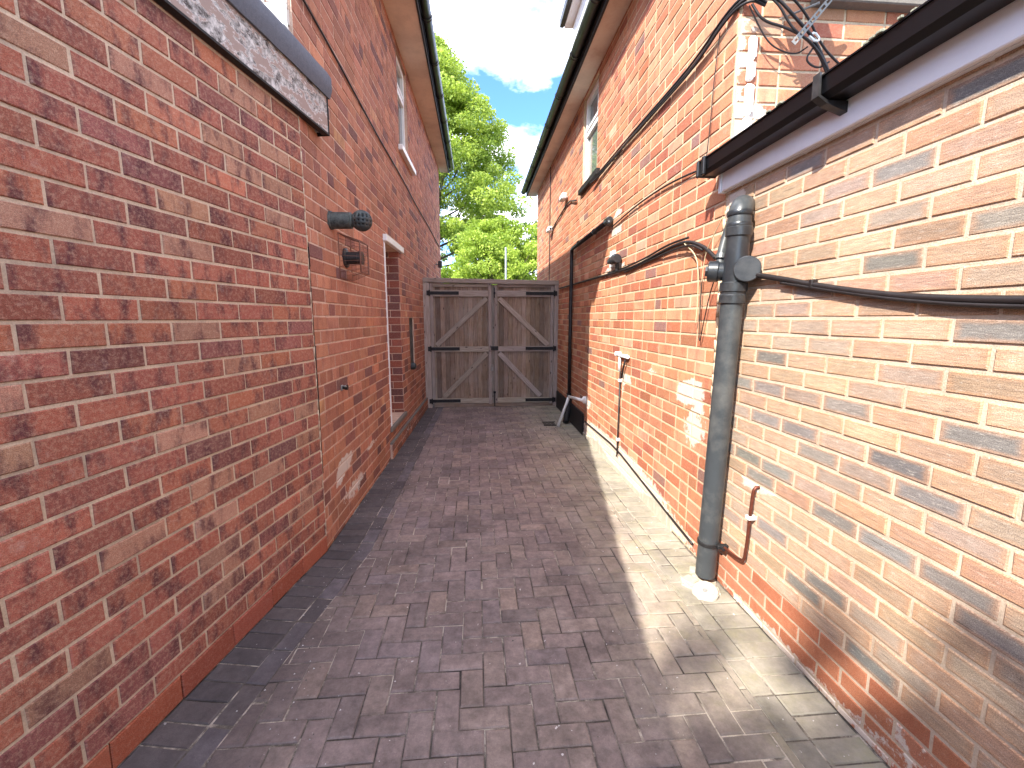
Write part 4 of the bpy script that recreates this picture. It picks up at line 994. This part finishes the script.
t1 = dn.cross(V((0, 0, 1))).normalized(); t2 = t1.cross(dn)
mb = MB(); NR = 6; NS = 28
for off_ in (0, .006):
    for i in range(NR+1):
        for k in range(NS):
            rr = i/NR; a = 2*math.pi*k/NS; mb.v.append(tuple(dc+t1*math.cos(a)*rr*.24+t2*math.sin(a)*rr*.33-dn*(.05*(1-rr*rr))-dn*off_))
for o_ in (0, (NR+1)*NS):
    for i in range(NR):
        for k in range(NS): mb.face([o_+i*NS+k, o_+i*NS+(k+1) % NS, o_+(i+1)*NS+(k+1) % NS, o_+(i+1)*NS+k], smooth=True)
mb.build('dish', M['soil'], sb)
# white broken conduit on the rear face
mb = MB()
for (z0, z1) in ((2.98, 3.10), (2.88, 2.975), (2.70, 2.86), (2.52, 2.69)): mb.box((1.505+random.uniform(-.004, .004), 2.525, z0), (1.535, 2.552, z1), bev=.004); mb.box((1.54, 2.535, z0+.02), (1.552, 2.552, z1), bev=.003)
tag(mb.build('conduit', M['render']), 'broken white conduit strip down the rear brick face at the corner', 'conduit')

# ================================================================== TREES
def tree(name, label, base, h, crown, nclump, per, leaf, mat, seed, trunk_r=.2):
    """crown(rnd) -> clump centre (Vector) and radius"""
    rd = random.Random(seed); t = thing(name, label, 'tree', base, 'trees behind the gate')
    bx_, by_, bz_ = base
    cl = [crown(rd) for _ in range(nclump)]
    mb = MB()
    tp_ = V((bx_, by_, bz_+h*.86)); tk = [V(base), V((bx_+.1, by_, bz_+h*.25)), V((bx_-.08, by_+.1, bz_+h*.5)), tp_]
    mb.tube(tk, [trunk_r*1.3, trunk_r, trunk_r*.7, trunk_r*.45, trunk_r*.15], 9, smoothpath=1)
    mb.build('trunk', M['bark'], t)
    mb = MB()
    for (c, r) in cl[::max(1, nclump//60)]:
        f = max(.15, min(.8, (c.z-bz_)/h*.75)); st_ = V((bx_, by_, bz_+h*f*.9)); md = st_*.5+c*.5+V((0, 0, -.04*h))
        mb.tube([st_, md, c], [trunk_r*.28, trunk_r*.16, .015], 5, caps=False)
    mb.build('limbs', M['bark'], t)
    me = MB()
    for (c, r) in cl:
        shade = rd.uniform(0, 1)
        for _ in range(per):
            while True:
                p = V((rd.uniform(-1, 1), rd.uniform(-1, 1), rd.uniform(-1, 1)))
                if .25 < p.length < 1: break
            p = c+V((p.x*r, p.y*r, p.z*r*.62))
            nrm = V((rd.gauss(0, .7), rd.gauss(0, .7), rd.gauss(.6, .5))).normalized(); a = nrm.orthogonal().normalized(); b = nrm.cross(a)
            an = rd.uniform(0, 6.28); a, b = a*math.cos(an)+b*math.sin(an), b*math.cos(an)-a*math.sin(an)
            s_ = leaf*rd.uniform(.6, 1.25); o = len(me.v)
            me.v += [tuple(p-a*s_), tuple(p+b*s_*.55), tuple(p+a*s_), tuple(p-b*s_*.55+nrm*s_*.12)]
            k = min(1, max(0, shade*.55+rd.uniform(0, .5))); me.face([o, o+1, o+2, o+3], 0, (k, k, k))
    me.build('crown', M[mat], t)
    return t
def crown_A(rd):
    cx, cy = -2.6, 26.5
    while True:
        z = rd.uniform(5.2, 16.3); tt = (z-5.8)/10.5
        rmax = 5.4*math.sin(min(1, (1-tt)*1.2+.05)*math.pi/2)*(.95+.05*min(1, tt*4))
        a = rd.uniform(0, 6.28); rr = rmax*math.sqrt(rd.uniform(.15, 1))
        return V((cx+rr*math.cos(a), cy+rr*math.sin(a)*.9, z)), rd.uniform(.45, .95)
tree('deciduous_tree', 'tall mid green tree rising behind the left end of the gate', (-2.6, 26.5, 0), 16.5, crown_A, 620, 260, .088, 'leaf_a', 11, .3)
def crown_B(rd):
    a = rd.uniform(0, 6.28); z = rd.uniform(-1, 1); q = math.sqrt(max(0, 1-z*z)); k = rd.uniform(.55, 1)
    return V((1.05+2.1*q*math.cos(a)*k, 20.0+1.8*q*math.sin(a)*k, 3.9+2.2*z*k)), rd.uniform(.35, .6)
tree('deciduous_tree', 'smaller bright lime green tree behind the middle of the gate', (1.2, 20, 0), 5.6, crown_B, 160, 230, .065, 'leaf_b', 5, .12)
def crown_B2(rd):
    a = rd.uniform(0, 6.28); z = rd.uniform(-1, 1); q = math.sqrt(max(0, 1-z*z)); k = rd.uniform(.5, 1)
    return V((-.1+1.7*q*math.cos(a)*k, 20.6+1.2*q*math.sin(a)*k, 3.1+1.25*z*k)), rd.uniform(.3, .5)
tree('garden_shrub', 'low bright green shrub top just showing over the gate left of the post', (-.1, 20.6, 0), 3.6, crown_B2, 60, 140, .075, 'leaf_b', 8, .07)
def crown_C(rd):
    a = rd.uniform(0, 6.28); z = rd.uniform(-1, 1); q = math.sqrt(max(0, 1-z*z)); k = rd.uniform(.6, 1)
    return V((4.4+2.7*q*math.cos(a)*k, 25+2.2*q*math.sin(a)*k, 4.3+2.6*z*k)), rd.uniform(.45, .8)
tree('deciduous_tree', 'darker green tree behind the lime tree beside the right house corner', (4.4, 25, 0), 6.6, crown_C, 130, 190, .1, 'leaf_c', 21, .18)
# tree behind the viewer whose crown shades the foreground
sun_d = V((1, 1.07, -1.29)).normalized()
ridge = V((.965, .26, 0)).normalized(); nn = sun_d.cross(ridge).normalized()
if nn.z < 0: nn = -nn
P0 = V((1.05, 1.76, 0)); cen = P0-sun_d*17.0-nn*3.7
def crown_S(rd):
    while True:
        a = rd.uniform(-5, 8); b = rd.uniform(-3.2, 3.2); c_ = rd.uniform(-2.0, 2.0)
        if (b/3.2)**4+(c_/2.0)**4 < 1: break
    return cen+ridge*a+nn*b+sun_d*c_, rd.uniform(.5, .9)
tS = tree('deciduous_tree', 'broad tree behind the viewer that shades the foreground paving', (cen.x, cen.y, 0), cen.z+2.0, crown_S, 560, 110, .17, 'leaf_c', 33, .3)
del tS['group']
# street post
ps = thing('street_post', 'thin grey post standing in front of the trees beyond the gate', 'post', (1.04, 15.6, 0))
mb = MB(); mb.cyl((1.04, 15.6, -.02), (1.04, 15.6, 3.95), [(0, .05), (.25, .05), (.26, .035), (1, .032)], 14); mb.build('shaft', M['steelpost'], ps, True)
mb = MB(); mb.cyl((1.04, 15.6, 3.95), (1.04, 15.6, 4.0), [(0, .045), (1, .02)], 14); mb.build('cap', M['steelpost'], ps)

# ================================================================== SKY, SUN, CAMERA
CZ = 1.1
sc = bpy.context.scene
wd = bpy.data.worlds.new('World'); sc.world = wd; wd.use_nodes = True; nt = wd.node_tree; nt.nodes.clear(); g = G(nt)
sky = g.n('ShaderNodeTexSky', sky_type='NISHITA'); sky.sun_disc = False
el = math.atan2(1.29, math.hypot(1, 1.07)); az = math.atan2(-1, -1.07)
sky.sun_elevation = el; sky.sun_rotation = az % (2*math.pi); sky.air_density = 1.0; sky.dust_density = .6; sky.ozone_density = 1.6
tc = g.n('ShaderNodeTexCoord').outputs['Generated']
sx = g.n('ShaderNodeSeparateXYZ'); g.l(tc, sx.inputs[0])
den = g.math('ADD', g.math('MAXIMUM', sx.outputs[2], 0.), .22)
cv = g.n('ShaderNodeCombineXYZ'); g.l(g.math('DIVIDE', sx.outputs[0], den), cv.inputs[0]); g.l(g.math('DIVIDE', sx.outputs[1], den), cv.inputs[1]); cv.inputs[2].default_value = CZ
n1 = g.noise(cv.outputs[0], 1.9, 9, .56)
mk = g.ramp(n1.outputs[0], [(.44, 0.), (.62, 1.)]).outputs[0]
n2 = g.noise(cv.outputs[0], 5.5, 6, .6)
cc_ = g.mix(g.ramp(n2.outputs[0], [(.2, 0.), (.75, 1.)]).outputs[0], (5.0, 5.5, 6.4), (15.5, 15.0, 14.6))
sat = g.mix(1., sky.outputs[0], (.42, .62, 1.0), 'MULTIPLY')
cl_ = g.mix(g.math('MULTIPLY', mk, .93), sat, cc_)
bg = g.n('ShaderNodeBackground'); bg.inputs[1].default_value = .15; g.l(cl_, bg.inputs[0])
wo = g.n('ShaderNodeOutputWorld'); g.l(bg.outputs[0], wo.inputs[0])
sl = bpy.data.lights.new('sun', 'SUN'); sl.energy = 3.15; sl.angle = R(.53); sl.color = (1, .94, .84)
so = bpy.data.objects.new('sun', sl); C.objects.link(so); so.rotation_euler = V((1, 1.07, -1.29)).to_track_quat('-Z', 'Y').to_euler(); so.location = (-5, -5, 9)
cam = bpy.data.cameras.new('camera'); co = bpy.data.objects.new('camera', cam); C.objects.link(co); sc.camera = co
cam.sensor_width = 36; cam.lens = 36*440/1024; cam.clip_start = .02; cam.clip_end = 1500
co.location = (0, 0, 1.58); co.rotation_euler = (R(90-8.47), 0, R(-4.6))
sc.view_settings.view_transform = 'Standard'; sc.view_settings.look = 'None'; sc.view_settings.gamma = 1; sc.view_settings.exposure = 1.95
sc.cycles.max_bounces = 8; sc.cycles.diffuse_bounces = 5; sc.cycles.use_denoising = True
for o in bpy.data.objects:
    if '_o' in o: del o['_o']
